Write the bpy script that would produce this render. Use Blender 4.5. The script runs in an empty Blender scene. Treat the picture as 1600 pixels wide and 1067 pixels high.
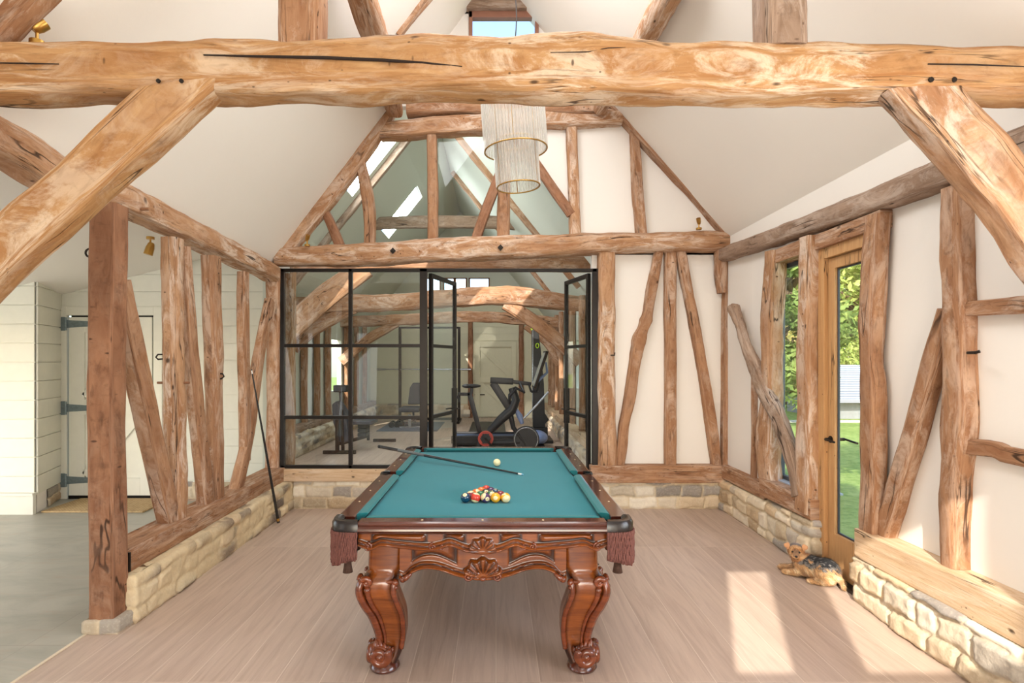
import bpy, bmesh, math, random
from mathutils import Vector, Matrix, noise, Euler
random.seed(7)
PI = math.pi
C = bpy.context.scene.collection
S = bpy.context.scene

# ---------------------------------------------------------------- camera, world, lights, exposure
F = 900.0; CX = 775.0; CY = 565.0; EYE = 1.6
cd = bpy.data.cameras.new('camera'); cam = bpy.data.objects.new('camera', cd); C.objects.link(cam)
cd.sensor_width = 36.0; cd.lens = 36.0*F/1600.0
cd.shift_x = (800.0-CX)/1600.0; cd.shift_y = (CY-533.5)/1600.0
cd.clip_start = 0.05; cd.clip_end = 300
cam.location = (0, 0, EYE); cam.rotation_euler = (PI/2, 0, 0)
S.camera = cam
S.view_settings.view_transform = 'Standard'; S.view_settings.look = 'None'
S.view_settings.gamma = 1.0; S.view_settings.use_curve_mapping = False
S.view_settings.exposure = 0.37

w = bpy.data.worlds.new('world'); S.world = w; w.use_nodes = True
nt = w.node_tree; nt.nodes.clear()
sky = nt.nodes.new('ShaderNodeTexSky'); sky.sky_type = 'NISHITA'; sky.sun_disc = False
sky.sun_elevation = math.radians(31); sky.sun_rotation = math.radians(200); sky.air_density = 1.0; sky.dust_density = 1.5
bg = nt.nodes.new('ShaderNodeBackground'); bg.inputs[1].default_value = 0.5
wo = nt.nodes.new('ShaderNodeOutputWorld')
nt.links.new(sky.outputs[0], bg.inputs[0]); nt.links.new(bg.outputs[0], wo.inputs[0])

SUN = Vector((0.37, 1.0, -0.65)).normalized()
sd = bpy.data.lights.new('sun', 'SUN'); sd.energy = 5.6; sd.angle = math.radians(0.45); sd.color = (1.0, 0.93, 0.82)
so = bpy.data.objects.new('sun', sd); C.objects.link(so); so.rotation_euler = SUN.to_track_quat('-Z', 'Y').to_euler()
so.location = (-3, -8, 8)

def area(name, loc, direction, sx, sy, power, color=(1, 1, 1)):
    ld = bpy.data.lights.new(name, 'AREA'); ld.shape = 'RECTANGLE'; ld.size = sx; ld.size_y = sy
    ld.energy = power; ld.color = color
    o = bpy.data.objects.new(name, ld); C.objects.link(o); o.location = loc
    o.rotation_euler = Vector(direction).to_track_quat('-Z', 'Y').to_euler()
    o.visible_camera = True
    return o
# daylight through the glazing, and added fill lamps where marked
area('fill_rear_opening', (0, -5.85, 1.25), (0, 1, 0.10), 4.2, 2.3, 128, (1.0, 0.98, 0.96))  # added fill in an unseen rear opening, set back to even the brightness
area('daylight_rear_gable', (0.1, -1.42, 3.4), (0, 1, 1.3), 2.6, 1.5, 24, (1.0, 0.98, 0.96))
def slope_area(name, loc, out, sx, sy, power, color):
    o = area(name, loc, (0, 0, -1), sx, sy, power, color); n = Vector(out).normalized(); yv = Vector((0, 1, 0)); xv = yv.cross(n)
    o.rotation_euler = Matrix((xv, yv, n)).transposed().to_euler(); return o
slope_area('fill_ridge_west', (-0.585, 3.7, 5.06), (-1.327, 0, 1), 1.0, 2.1, 46, (0.97, 0.98, 1.0))  # added fill under the closed west slope, no roof window here
slope_area('fill_ridge_east', (0.66, 3.7, 5.06), (1.149, 0, 1), 1.0, 2.1, 40, (0.97, 0.98, 1.0))  # its east counterpart, likewise added fill below unbroken ceiling
area('daylight_annex_window', (-6.3, 3.0, 1.4), (1, 0.1, 0.35), 3.6, 1.8, 34, (0.92, 0.96, 1.0))
area('area_annex_rear', (-4.4, -1.42, 1.3), (0, 1, 0.1), 3.0, 2.0, 22, (0.95, 0.97, 1.0))  # rectangular lamp standing in the open passage, no glazing at it
area('fill_right_side', (2.46, 1.2, 1.5), (-1, 0.3, 0.8), 1.9, 1.5, 54, (0.98, 0.98, 1.0))  # added side fill aimed up at the left ceiling, source not seen
area('daylight_gym_windows_west', (-3.52, 8.2, 1.6), (1, 0.35, 0.1), 1.5, 1.2, 35, (0.95, 0.98, 1.0))
slope_area('daylight_gym_skylight', (-1.995, 9.0, 4.763), (-1.25, 0, 1), 1.10, 0.76, 46, (0.93, 0.97, 1.0))
slope_area('daylight_gym_skylight_rear', (-1.995, 12.2, 4.763), (-1.25, 0, 1), 1.10, 0.76, 46, (0.93, 0.97, 1.0))

# ---------------------------------------------------------------- helpers
def lin(c):
    return tuple(((v/255.0)/12.92 if v/255.0 <= 0.04045 else ((v/255.0+0.055)/1.055)**2.4) for v in c)
def P(px, py, Y=None, X=None, Z=None):
    a = (px-CX)/F; b = (CY-py)/F
    if X is not None: Y = X/a
    if Z is not None: Y = (Z-EYE)/b
    return Vector((a*Y, Y, EYE+b*Y))
def rnd(a, b): return random.uniform(a, b)

class G:
    """collects shapes that become one mesh"""
    def __init__(s): s.v = []; s.f = []; s.col = None; s.smooth = True
    def quad(s, a, b, c, d):
        n = len(s.v); s.v += [tuple(a), tuple(b), tuple(c), tuple(d)]; s.f.append((n, n+1, n+2, n+3)); return s
    def box(s, lo, hi, m=None):
        x0, y0, z0 = lo; x1, y1, z1 = hi
        pts = [(x0,y0,z0),(x1,y0,z0),(x1,y1,z0),(x0,y1,z0),(x0,y0,z1),(x1,y0,z1),(x1,y1,z1),(x0,y1,z1)]
        if m is not None: pts = [tuple(m @ Vector(p)) for p in pts]
        n = len(s.v); s.v += pts
        s.f += [tuple(n+i for i in q) for q in ((0,3,2,1),(4,5,6,7),(0,1,5,4),(1,2,6,5),(2,3,7,6),(3,0,4,7))]
        return s
    def cbox(s, c, size, m=None):
        return s.box((c[0]-size[0]/2, c[1]-size[1]/2, c[2]-size[2]/2), (c[0]+size[0]/2, c[1]+size[1]/2, c[2]+size[2]/2), m)
    def bar(s, a, b, w, d, n=(0, 1, 0)):
        """a square bar from a to b, w across, d along n"""
        a = Vector(a); b = Vector(b); t = (b-a).normalized(); n = Vector(n); n = (n-t*n.dot(t)).normalized(); u = t.cross(n)
        pts = []
        for p in (a, b):
            for i, j in ((-1,-1),(1,-1),(1,1),(-1,1)): pts.append(tuple(p+u*(i*w/2)+n*(j*d/2)))
        k = len(s.v); s.v += pts
        s.f += [tuple(k+i for i in q) for q in ((3,2,1,0),(4,5,6,7),(0,1,5,4),(1,2,6,5),(2,3,7,6),(3,0,4,7))]
        return s
    def tube(s, pts, r, n=10, closed=False, caps=True, sq=1.0):
        pts = [Vector(p) for p in pts]; m = len(pts)
        if not isinstance(r, (list, tuple)): r = [r]*m
        up = None; k0 = len(s.v)
        for i, p in enumerate(pts):
            a = pts[(i-1) % m] if (closed or i > 0) else p; b = pts[(i+1) % m] if (closed or i < m-1) else p
            t = (b-a).normalized()
            if up is None:
                up = Vector((0, 0, 1)) if abs(t.z) < 0.9 else Vector((0, 1, 0))
            up = (up-t*up.dot(t)).normalized(); v = t.cross(up)
            for j in range(n):
                an = 2*PI*j/n; s.v.append(tuple(p+up*(math.cos(an)*r[i]*sq)+v*(math.sin(an)*r[i])))
        for i in range(m if closed else m-1):
            for j in range(n):
                A = k0+i*n; B = k0+((i+1) % m)*n
                s.f.append((A+j, B+j, B+(j+1) % n, A+(j+1) % n))
        if caps and not closed:
            s.f.append(tuple(k0+j for j in range(n))); s.f.append(tuple(k0+(m-1)*n+j for j in reversed(range(n))))
        return s
    def cyl(s, a, b, r, n=20, r2=None): return s.tube([a, b], [r, r if r2 is None else r2], n)
    def lathe(s, c, prof, n=24):
        """prof: list of (radius, z) about the vertical through c"""
        k0 = len(s.v)
        for r, z in prof:
            for j in range(n):
                an = 2*PI*j/n; s.v.append((c[0]+r*math.cos(an), c[1]+r*math.sin(an), c[2]+z))
        for i in range(len(prof)-1):
            for j in range(n):
                A = k0+i*n; B = A+n; s.f.append((A+j, A+(j+1) % n, B+(j+1) % n, B+j))
        s.f.append(tuple(k0+j for j in reversed(range(n)))); s.f.append(tuple(k0+(len(prof)-1)*n+j for j in range(n)))
        return s
    def ball(s, c, r, nu=16, nv=10, m=None):
        if not isinstance(r, (list, tuple)): r = (r, r, r)
        k0 = len(s.v)
        for i in range(nv+1):
            th = PI*i/nv
            for j in range(nu):
                ph = 2*PI*j/nu; p = Vector((r[0]*math.sin(th)*math.cos(ph), r[1]*math.sin(th)*math.sin(ph), r[2]*math.cos(th)))
                if m is not None: p = m @ p
                s.v.append((c[0]+p.x, c[1]+p.y, c[2]+p.z))
        for i in range(nv):
            for j in range(nu):
                A = k0+i*nu; B = A+nu; s.f.append((A+j, B+j, B+(j+1) % nu, A+(j+1) % nu))
        return s
    def prism(s, poly, ext, z0=None):
        """poly of 3D points extruded by the vector ext"""
        n = len(poly); k = len(s.v); e = Vector(ext)
        s.v += [tuple(p) for p in poly]+[tuple(Vector(p)+e) for p in poly]
        s.f.append(tuple(range(k+n-1, k-1, -1))); s.f.append(tuple(range(k+n, k+2*n)))
        for i in range(n): s.f.append((k+i, k+(i+1) % n, k+n+(i+1) % n, k+n+i))
        return s
    def mesh(s, name):
        me = bpy.data.meshes.new(name); me.from_pydata(s.v, [], s.f); me.update()
        return me

def obj(name, g, mat, parent=None, smooth=False, bevel=0.0, segs=2, clean=False):
    me = g.mesh(name) if isinstance(g, G) else g
    if isinstance(g, G):
        bm = bmesh.new(); bm.from_mesh(me)
        if clean: bmesh.ops.remove_doubles(bm, verts=bm.verts, dist=1e-5)
        if bevel > 0:
            ed = [e for e in bm.edges if len(e.link_faces) == 2 and e.calc_face_angle(0) > 0.6]
            bmesh.ops.bevel(bm, geom=ed, offset=bevel, segments=segs, profile=0.6, affect='EDGES', clamp_overlap=True)
        bmesh.ops.recalc_face_normals(bm, faces=bm.faces)
        bm.to_mesh(me); bm.free()
    o = bpy.data.objects.new(name, me); C.objects.link(o)
    if mat: me.materials.append(mat)
    if smooth:
        for p in me.polygons: p.use_smooth = True
        if smooth != 'all':
            try: me.set_sharp_from_angle(angle=math.radians(42))
            except Exception: pass
    if parent is not None:
        o.parent = parent; o.matrix_parent_inverse = parent_matrix(parent).inverted()
    return o
def parent_matrix(p):
    m = Matrix.LocRotScale(p.location, p.rotation_euler, p.scale)
    if p.parent: m = parent_matrix(p.parent) @ p.matrix_parent_inverse @ m
    return m
def tag(o, label=None, cat=None, group=None, kind=None):
    if label: o['label'] = label
    if cat: o['category'] = cat
    if group: o['group'] = group
    if kind: o['kind'] = kind
    return o
def thing(name, label, cat, loc=(0, 0, 0), group=None, kind=None):
    o = bpy.data.objects.new(name, None); C.objects.link(o); o.location = loc; o.empty_display_size = 0.1
    return tag(o, label, cat, group, kind)
def struct(name, g, mat, label=None, parent=None, **k):
    o = obj(name, g, mat, parent, **k)
    if parent is None: o['kind'] = 'structure'
    if label: o['label'] = label
    return o
def copy_tree(o, parent=None):
    c = o.copy(); C.objects.link(c)
    if parent is not None: c.parent = parent
    for ch in list(o.children): copy_tree(ch, c)
    return c

# ---------------------------------------------------------------- materials
class N:
    """small node helper"""
    def __init__(s, name):
        s.m = bpy.data.materials.new(name); s.m.use_nodes = True; s.t = s.m.node_tree; s.t.nodes.clear()
        s.out = s.t.nodes.new('ShaderNodeOutputMaterial')
    def n(s, typ, **kw):
        x = s.t.nodes.new(typ)
        for k, v in kw.items(): setattr(x, k, v)
        return x
    def l(s, a, b): s.t.links.new(a, b)
    def coord(s, which='Object'):
        return s.n('ShaderNodeTexCoord').outputs[which]
    def map(s, src, sc=(1, 1, 1), rot=(0, 0, 0), loc=(0, 0, 0)):
        m = s.n('ShaderNodeMapping'); m.inputs['Scale'].default_value = sc; m.inputs['Rotation'].default_value = rot
        m.inputs['Location'].default_value = loc; s.l(src, m.inputs[0]); return m.outputs[0]
    def noise(s, src, scale=5, detail=4, rough=0.55, dist=0.0):
        x = s.n('ShaderNodeTexNoise'); x.inputs['Scale'].default_value = scale; x.inputs['Detail'].default_value = detail
        x.inputs['Roughness'].default_value = rough; x.inputs['Distortion'].default_value = dist
        s.l(src, x.inputs['Vector']); return x.outputs['Fac']
    def ramp(s, fac, stops, interp='LINEAR'):
        r = s.n('ShaderNodeValToRGB'); r.color_ramp.interpolation = interp
        e = r.color_ramp.elements
        while len(e) > 1: e.remove(e[-1])
        e[0].position = stops[0][0]; e[0].color = tuple(stops[0][1])+(1,)
        for p, c in stops[1:]:
            x = e.new(p); x.color = tuple(c)+(1,)
        s.l(fac, r.inputs[0]); return r.outputs[0]
    def rampf(s, fac, a, b, va=0.0, vb=1.0):
        x = s.n('ShaderNodeMapRange'); x.inputs[1].default_value = a; x.inputs[2].default_value = b
        x.inputs[3].default_value = va; x.inputs[4].default_value = vb; s.l(fac, x.inputs[0]); return x.outputs[0]
    def mix(s, fac, a, b, mode='MIX'):
        x = s.n('ShaderNodeMix', data_type='RGBA', blend_type=mode)
        for sock, val in ((x.inputs[0], fac), (x.inputs[6], a), (x.inputs[7], b)):
            if hasattr(val, 'is_linked') or hasattr(val, 'links'): s.l(val, sock)
            elif isinstance(val, (int, float)): sock.default_value = val
            else: sock.default_value = tuple(val)+(1,)
        return x.outputs[2]
    def math(s, op, a, b=None):
        x = s.n('ShaderNodeMath', operation=op)
        for i, v in enumerate((a, b)):
            if v is None: continue
            if isinstance(v, (int, float)): x.inputs[i].default_value = v
            else: s.l(v, x.inputs[i])
        return x.outputs[0]
    def bump(s, h, strength=0.3, dist=0.01):
        b = s.n('ShaderNodeBump'); b.inputs['Strength'].default_value = strength; b.inputs['Distance'].default_value = dist
        s.l(h, b.inputs['Height']); return b.outputs[0]
    def bsdf(s, color, rough=0.6, normal=None, metal=0.0, coat=0.0, spec=None, sheen=0.0):
        p = s.n('ShaderNodeBsdfPrincipled')
        if hasattr(color, 'links'): s.l(color, p.inputs['Base Color'])
        else: p.inputs['Base Color'].default_value = tuple(color)+(1,)
        if hasattr(rough, 'links'): s.l(rough, p.inputs['Roughness'])
        else: p.inputs['Roughness'].default_value = rough
        p.inputs['Metallic'].default_value = metal; p.inputs['Coat Weight'].default_value = coat
        p.inputs['Coat Roughness'].default_value = 0.08
        if sheen: p.inputs['Sheen Weight'].default_value = sheen
        if spec is not None: p.inputs['Specular IOR Level'].default_value = spec
        if normal is not None: s.l(normal, p.inputs['Normal'])
        s.l(p.outputs[0], s.out.inputs[0]); return s.m

def plain(name, rgb, rough=0.5, metal=0.0, coat=0.0, var=0.06, scale=12, bump=0.0):
    k = N(name); c = k.coord('Object'); f = k.noise(c, scale, 3)
    base = lin(rgb); a = tuple(v*(1-var) for v in base); b = tuple(min(1, v*(1+var)) for v in base)
    col = k.ramp(f, [(0.3, a), (0.7, b)])
    return k.bsdf(col, rough, k.bump(f, bump, 0.005) if bump else None, metal, coat)

def wood(name, c1, c2, white=(232, 214, 192), wamt=0.5, dark=(74, 46, 30), damt=0.5, rough=0.75):
    """weathered oak; UV: u metres along the timber, v metres around it"""
    k = N(name); uv = k.coord('UV')
    g = k.noise(k.map(uv, (2.2, 26, 1)), 1.0, 7, 0.62, 0.9)
    g2 = k.noise(k.map(uv, (6, 80, 1)), 1.0, 4, 0.6, 0.3)
    big = k.noise(k.map(uv, (1.3, 3.5, 1)), 1.0, 4, 0.6, 0.6)
    col = k.ramp(g, [(0.33, lin(c2)), (0.5, tuple((a+b)/2 for a, b in zip(lin(c1), lin(c2)))), (0.66, lin(c1))])
    col = k.mix(k.rampf(big, 0.38, 0.66, 0.0, 0.55), col, k.mix(0.5, col, lin(c2)))
    # chalky remains of old limewash lying in swirls along the grain
    wm = k.noise(k.map(uv, (3.2, 15, 1), loc=(5, 3, 0)), 1.0, 9, 0.74, 0.9)
    wm2 = k.noise(k.map(uv, (1.1, 2.2, 1), loc=(9, 1, 0)), 1.0, 2)
    wf = k.math('MULTIPLY', k.rampf(wm, 0.46, 0.58, 0, 1), k.rampf(wm2, 0.40, 0.56, 0.2, 1))
    col = k.mix(k.math('MULTIPLY', wf, wamt), col, lin(white))
    # fine dark grain
    col = k.mix(k.rampf(g2, 0.54, 0.72, 0, 0.6*damt+0.12), col, lin(dark))
    g3 = k.noise(k.map(uv, (14, 34, 1), loc=(3, 2, 0)), 1.0, 6, 0.7, 0.8)
    col = k.mix(k.rampf(g3, 0.55, 0.72, 0, 0.5*damt+0.1), col, lin(dark))
    pin = k.n('ShaderNodeTexVoronoi'); k.l(k.map(uv, (16, 22, 1)), pin.inputs['Vector']); pin.inputs['Scale'].default_value = 1.0
    pins = k.math('MULTIPLY', k.rampf(pin.outputs['Distance'], 0.07, 0.13, 1, 0), k.rampf(k.noise(k.map(uv, (1.5, 4, 1), loc=(6, 6, 0)), 1.0, 2), 0.50, 0.58, 0, 1))
    col = k.mix(k.math('MULTIPLY', pins, 0.8), col, lin((58, 36, 24)))
    # long drying cracks
    cr = k.noise(k.map(uv, (0.9, 15, 1), loc=(2, 7, 0)), 1.0, 3, 0.5, 0.35)
    ab = k.math('ABSOLUTE', k.math('SUBTRACT', cr, 0.5))
    gate = k.rampf(k.noise(k.map(uv, (1.2, 2.5, 1), loc=(4, 4, 0)), 1.0, 2), 0.52, 0.60, 0, 1)
    crk = k.math('MULTIPLY', k.rampf(ab, 0.004, 0.012, 1, 0), gate)
    col = k.mix(k.math('MULTIPLY', crk, 0.85), col, lin((45, 28, 18)))
    # dark stains and knots
    st = k.noise(k.map(uv, (2.0, 6, 1), loc=(1, 8, 0)), 1.0, 5, 0.65, 1.2)
    col = k.mix(k.rampf(st, 0.60, 0.74, 0, damt), col, lin(dark))
    vo = k.n('ShaderNodeTexVoronoi'); k.l(k.map(uv, (2.6, 5.0, 1)), vo.inputs['Vector']); vo.inputs['Scale'].default_value = 1.3
    kn = k.rampf(vo.outputs['Distance'], 0.035, 0.085, 1, 0)
    col = k.mix(k.math('MULTIPLY', kn, 0.85), col, lin((52, 32, 20)))
    h = k.math('SUBTRACT', k.math('ADD', k.math('MULTIPLY', g, 0.7), k.math('MULTIPLY', g2, 0.25)), k.math('MULTIPLY', k.math('MAXIMUM', crk, kn), 1.2))
    return k.bsdf(col, rough, k.bump(h, 0.55, 0.012), spec=0.25)

M = {}
M['honey'] = wood('oak_honey', (200, 158, 110), (160, 110, 66), (234, 216, 192), 0.62, (104, 66, 38), 0.42)
M['pale'] = wood('oak_pale', (198, 158, 122), (156, 110, 76), (232, 216, 200), 0.66, (90, 58, 38), 0.52)
M['tan'] = wood('oak_tan', (184, 142, 108), (142, 98, 68), (222, 200, 180), 0.50, (72, 45, 30), 0.60)
M['brown'] = wood('oak_brown', (168, 122, 92), (124, 84, 60), (192, 160, 136), 0.28, (60, 38, 26), 0.60)
M['grey'] = wood('oak_grey', (170, 144, 124), (132, 106, 86), (206, 190, 176), 0.45, (78, 58, 46), 0.5)
M['sawn'] = wood('oak_sawn', (220, 194, 162), (196, 162, 126), (238, 222, 202), 0.3, (140, 104, 72), 0.14)
M['joinery'] = wood('oak_joinery', (208, 164, 114), (190, 142, 94), (220, 180, 130), 0.1, (156, 110, 66), 0.05, 0.5)

def beam(name, pts, w, d, mat, n=(0, 1, 0), label=None, cat='beam', group=None, rough=0.008, wob=0.010, parent=None, kind='thing', sharp=5.0, step=0.05, bumps=(), segs=20):
    """a hewn timber along pts; w across, d along n (numbers or a value per point)"""
    pts = [Vector(p) for p in pts]; m = len(pts)
    W = list(w) if isinstance(w, (list, tuple)) else [w]*m
    D = list(d) if isinstance(d, (list, tuple)) else [d]*m
    n = Vector(n)
    def cr(a, b, c, e, t):
        return 0.5*((2*b)+(c-a)*t+(2*a-5*b+4*c-e)*t*t+(3*b-a-3*c+e)*t*t*t)
    sam = []
    for i in range(m-1):
        L = (pts[i+1]-pts[i]).length; k = max(2, int(L/step))
        for j in range(k+(1 if i == m-2 else 0)):
            t = j/k
            p = cr(pts[max(i-1, 0)], pts[i], pts[i+1], pts[min(i+2, m-1)], t) if m > 2 else pts[i].lerp(pts[i+1], t)
            ts = t*t*(3-2*t)
            sam.append((p, W[i]+(W[i+1]-W[i])*ts, D[i]+(D[i+1]-D[i])*ts))
    off = Vector((rnd(0, 90), rnd(0, 90), rnd(0, 90)))
    V = []; U = []; sl = 0; K = segs
    for i, (p, ww, dd) in enumerate(sam):
        a = sam[max(i-1, 0)][0]; b = sam[min(i+1, len(sam)-1)][0]; t = (b-a).normalized()
        nn = (n-t*n.dot(t)).normalized(); u = t.cross(nn)
        if i: sl += (p-sam[i-1][0]).length
        c = p+u*(noise.noise(off+Vector((sl*1.3, 0, 0)))*wob)+nn*(noise.noise(off+Vector((0, sl*1.3, 5)))*wob*0.6)
        bw = 1+sum(h*math.exp(-((sl-s0)/r0)**2) for s0, r0, h in bumps)
        for j in range(K):
            an = 2*PI*(j+0.5)/K; ca = math.cos(an); sa = math.sin(an); e = 2/sharp
            x = math.copysign(abs(ca)**e, ca)*ww/2*bw; y = math.copysign(abs(sa)**e, sa)*dd/2
            q = c+u*x+nn*y; rad = (q-c).normalized()
            q2 = off+Vector((sl*3.0, ca*0.9, sa*0.9))
            q += rad*((noise.noise(q2))*rough*1.4+noise.noise(q2*3.1)*rough*0.5)
            V.append(tuple(q)); U.append((sl, j))
    Rn = len(sam); per = 2*(sam[0][1]+sam[0][2])*0.9
    Fc = []; uvs = []; uo = off.x; vo = off.y
    for i in range(Rn-1):
        for j in range(K):
            j2 = (j+1) % K
            Fc.append((i*K+j, (i+1)*K+j, (i+1)*K+j2, i*K+j2))
            s0 = U[i*K][0]+uo; s1 = U[(i+1)*K][0]+uo; v0 = j/K*per+vo; v1 = (j+1)/K*per+vo
            uvs += [(s0, v0), (s1, v0), (s1, v1), (s0, v1)]
    for base, rev in ((0, False), ((Rn-1)*K, True)):
        c0 = len(V); ctr = sum((Vector(V[base+j]) for j in range(K)), Vector())/K; V.append(tuple(ctr))
        for j in range(K):
            a, b = base+j, base+(j+1) % K
            Fc.append((a, b, c0) if not rev else (b, a, c0))
            for q in ((a, b, c0) if not rev else (b, a, c0)):
                r = Vector(V[q])-ctr; uvs.append((uo+r.dot(Vector((0.3, 0.2, 1)))*0.3, vo+r.dot(Vector((1, .7, 0)))))
    me = bpy.data.meshes.new(name); me.from_pydata(V, [], Fc)
    ul = me.uv_layers.new(name='UVMap'); ul.data.foreach_set('uv', [x for q in uvs for x in q])
    me.update(); bm = bmesh.new(); bm.from_mesh(me); bmesh.ops.recalc_face_normals(bm, faces=bm.faces); bm.to_mesh(me); bm.free()
    o = obj(name, me, mat, parent, smooth=True)
    if label: tag(o, label, cat, group)
    if kind and parent is None: o['kind'] = kind
    return o

def uvbox(o, s=1.0):
    """box projection so that timber boards get a grain along their longest side"""
    me = o.data; ul = me.uv_layers.new(name='UVMap') if not me.uv_layers else me.uv_layers[0]
    vs = me.vertices; ext = [max(v.co[i] for v in vs)-min(v.co[i] for v in vs) for i in range(3)]; ax = ext.index(max(ext))
    ox, oy = rnd(0, 50), rnd(0, 50)
    for p in me.polygons:
        nx = [abs(c) for c in p.normal]; k = nx.index(max(nx)); oth = [i for i in range(3) if i not in (k,)]
        for li in p.loop_indices:
            co = vs[me.loops[li].vertex_index].co
            if ax in oth:
                b = [i for i in oth if i != ax][0]; uv = (co[ax]+ox, co[b]+oy+k*0.7)
            else: uv = (co[oth[0]]*0.3+ox, co[oth[1]]+oy)
            ul.data[li].uv = uv
    return o

def plaster(name, rgb, var=0.015):
    k = N(name); c = k.coord('Object'); f = k.noise(c, 1.6, 5); f2 = k.noise(c, 22, 3)
    b = lin(rgb); col = k.ramp(f, [(0.3, tuple(v*(1-var) for v in b)), (0.7, b)])
    return k.bsdf(col, 0.9, k.bump(f2, 0.08, 0.01), spec=0.15)
M['plaster'] = plaster('lime_plaster', (240, 235, 228))
M['ceiling'] = plaster('ceiling_plaster', (246, 241, 233))
M['gymwall'] = plaster('gym_plaster', (212, 216, 204))
M['shiplap'] = plain('painted_boards', (228, 226, 212), 0.5, var=0.02)
M['gymboards'] = plain('painted_boards_gym', (214, 210, 184), 0.5, var=0.02)
M['black'] = plain('black_steel', (34, 30, 28), 0.35, 0.6, var=0.1)
M['iron'] = plain('dark_iron', (48, 42, 38), 0.5, 0.7, var=0.2, scale=40)
M['galv'] = plain('galvanised_steel', (128, 142, 146), 0.45, 0.5, var=0.15, scale=40)
M['brass'] = plain('aged_brass', (190, 150, 80), 0.3, 0.9, var=0.1)
M['rubber'] = plain('black_plastic', (30, 31, 34), 0.42, var=0.15)
M['darkpad'] = plain('grey_vinyl', (66, 68, 76), 0.5, var=0.08)
M['steel'] = plain('bright_steel', (170, 175, 182), 0.25, 0.9, var=0.08)
M['red'] = plain('red_plastic', (176, 62, 50), 0.4, var=0.1)
M['lime'] = plain('lime_plastic', (176, 214, 40), 0.4, var=0.05)
M['navy'] = plain('navy_belt', (40, 56, 84), 0.5, var=0.1)
M['screen'] = plain('grey_screen', (120, 132, 140), 0.15, var=0.05)
M['blueish'] = plain('blue_grey_plastic', (120, 138, 178), 0.35, var=0.1)
M['whitep'] = plain('white_plastic', (232, 232, 228), 0.35, var=0.02)

def glass(name, tint=(0.95, 0.98, 0.97), refl=1.0):
    k = N(name); tr = k.n('ShaderNodeBsdfTransparent'); tr.inputs[0].default_value = tuple(tint)+(1,)
    gl = k.n('ShaderNodeBsdfGlossy'); gl.inputs['Roughness'].default_value = 0.01; gl.inputs[0].default_value = (1, 1, 1, 1)
    lw = k.n('ShaderNodeLayerWeight'); lw.inputs[0].default_value = 0.5
    sch = k.math('ADD', 0.04, k.math('MULTIPLY', k.math('POWER', lw.outputs['Facing'], 5.0), 0.96))
    mx = k.n('ShaderNodeMixShader'); k.l(k.math('MULTIPLY', sch, refl), mx.inputs[0])
    k.l(tr.outputs[0], mx.inputs[1]); k.l(gl.outputs[0], mx.inputs[2]); k.l(mx.outputs[0], k.out.inputs[0])
    return k.m
M['glass'] = glass('window_glass')
def rodglass():
    k = N('ribbed_glass'); tr = k.n('ShaderNodeBsdfTransparent'); tr.inputs[0].default_value = (0.93, 0.92, 0.90, 1)
    p = k.n('ShaderNodeBsdfPrincipled'); p.inputs['Base Color'].default_value = (0.86, 0.85, 0.82, 1); p.inputs['Roughness'].default_value = 0.12
    lw = k.n('ShaderNodeLayerWeight'); lw.inputs[0].default_value = 0.45
    mx = k.n('ShaderNodeMixShader'); k.l(k.rampf(lw.outputs['Facing'], 0.0, 1.0, 0.22, 0.75), mx.inputs[0])
    k.l(tr.outputs[0], mx.inputs[1]); k.l(p.outputs[0], mx.inputs[2]); k.l(mx.outputs[0], k.out.inputs[0]); return k.m
M['rod'] = rodglass()

def floor_planks():
    k = N('oak_floor_boards'); c = k.coord('Object')
    m = k.map(c, (1, 1, 1), rot=(0, 0, PI/2))
    br = k.n('ShaderNodeTexBrick'); k.l(m, br.inputs['Vector']); br.offset = 0.37; br.offset_frequency = 1
    br.inputs['Scale'].default_value = 1; br.inputs['Brick Width'].default_value = 2.1; br.inputs['Row Height'].default_value = 0.22
    br.inputs['Mortar Size'].default_value = 0.0022; br.inputs['Mortar Smooth'].default_value = 0.2; br.inputs['Bias'].default_value = 0.0
    br.inputs['Color1'].default_value = lin((194, 173, 158))+(1,); br.inputs['Color2'].default_value = lin((178, 156, 140))+(1,)
    br.inputs['Mortar'].default_value = lin((214, 198, 182))+(1,)
    sep = k.n('ShaderNodeSeparateColor'); k.l(br.outputs['Color'], sep.inputs[0])
    # grain shifts from board to board
    off = k.n('ShaderNodeCombineXYZ'); k.l(k.math('MULTIPLY', sep.outputs[0], 40.0), off.inputs[0]); k.l(k.math('MULTIPLY', sep.outputs[1], 57.0), off.inputs[1])
    add = k.n('ShaderNodeVectorMath', operation='ADD'); k.l(k.map(c, (16, 1.1, 1)), add.inputs[0]); k.l(off.outputs[0], add.inputs[1])
    g = k.noise(add.outputs[0], 1.0, 6, 0.6, 1.3)
    add2 = k.n('ShaderNodeVectorMath', operation='ADD'); k.l(k.map(c, (90, 3, 1)), add2.inputs[0]); k.l(off.outputs[0], add2.inputs[1])
    g2 = k.noise(add2.outputs[0], 1.0, 4, 0.6, 0.2)
    col = k.mix(k.rampf(g, 0.36, 0.64, 0, 0.26), br.outputs['Color'], lin((222, 198, 178)))
    col = k.mix(k.rampf(g, 0.52, 0.38, 0, 0.13), col, lin((150, 122, 104)))
    col = k.mix(k.rampf(g2, 0.55, 0.75, 0, 0.22), col, lin((232, 214, 200)))
    h = k.math('SUBTRACT', k.math('MULTIPLY', g2, 0.15), br.outputs['Fac'])
    return k.bsdf(col, k.rampf(g, 0.3, 0.7, 0.46, 0.36), k.bump(h, 0.25, 0.004), spec=0.4)
M['floor'] = floor_planks()
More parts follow.
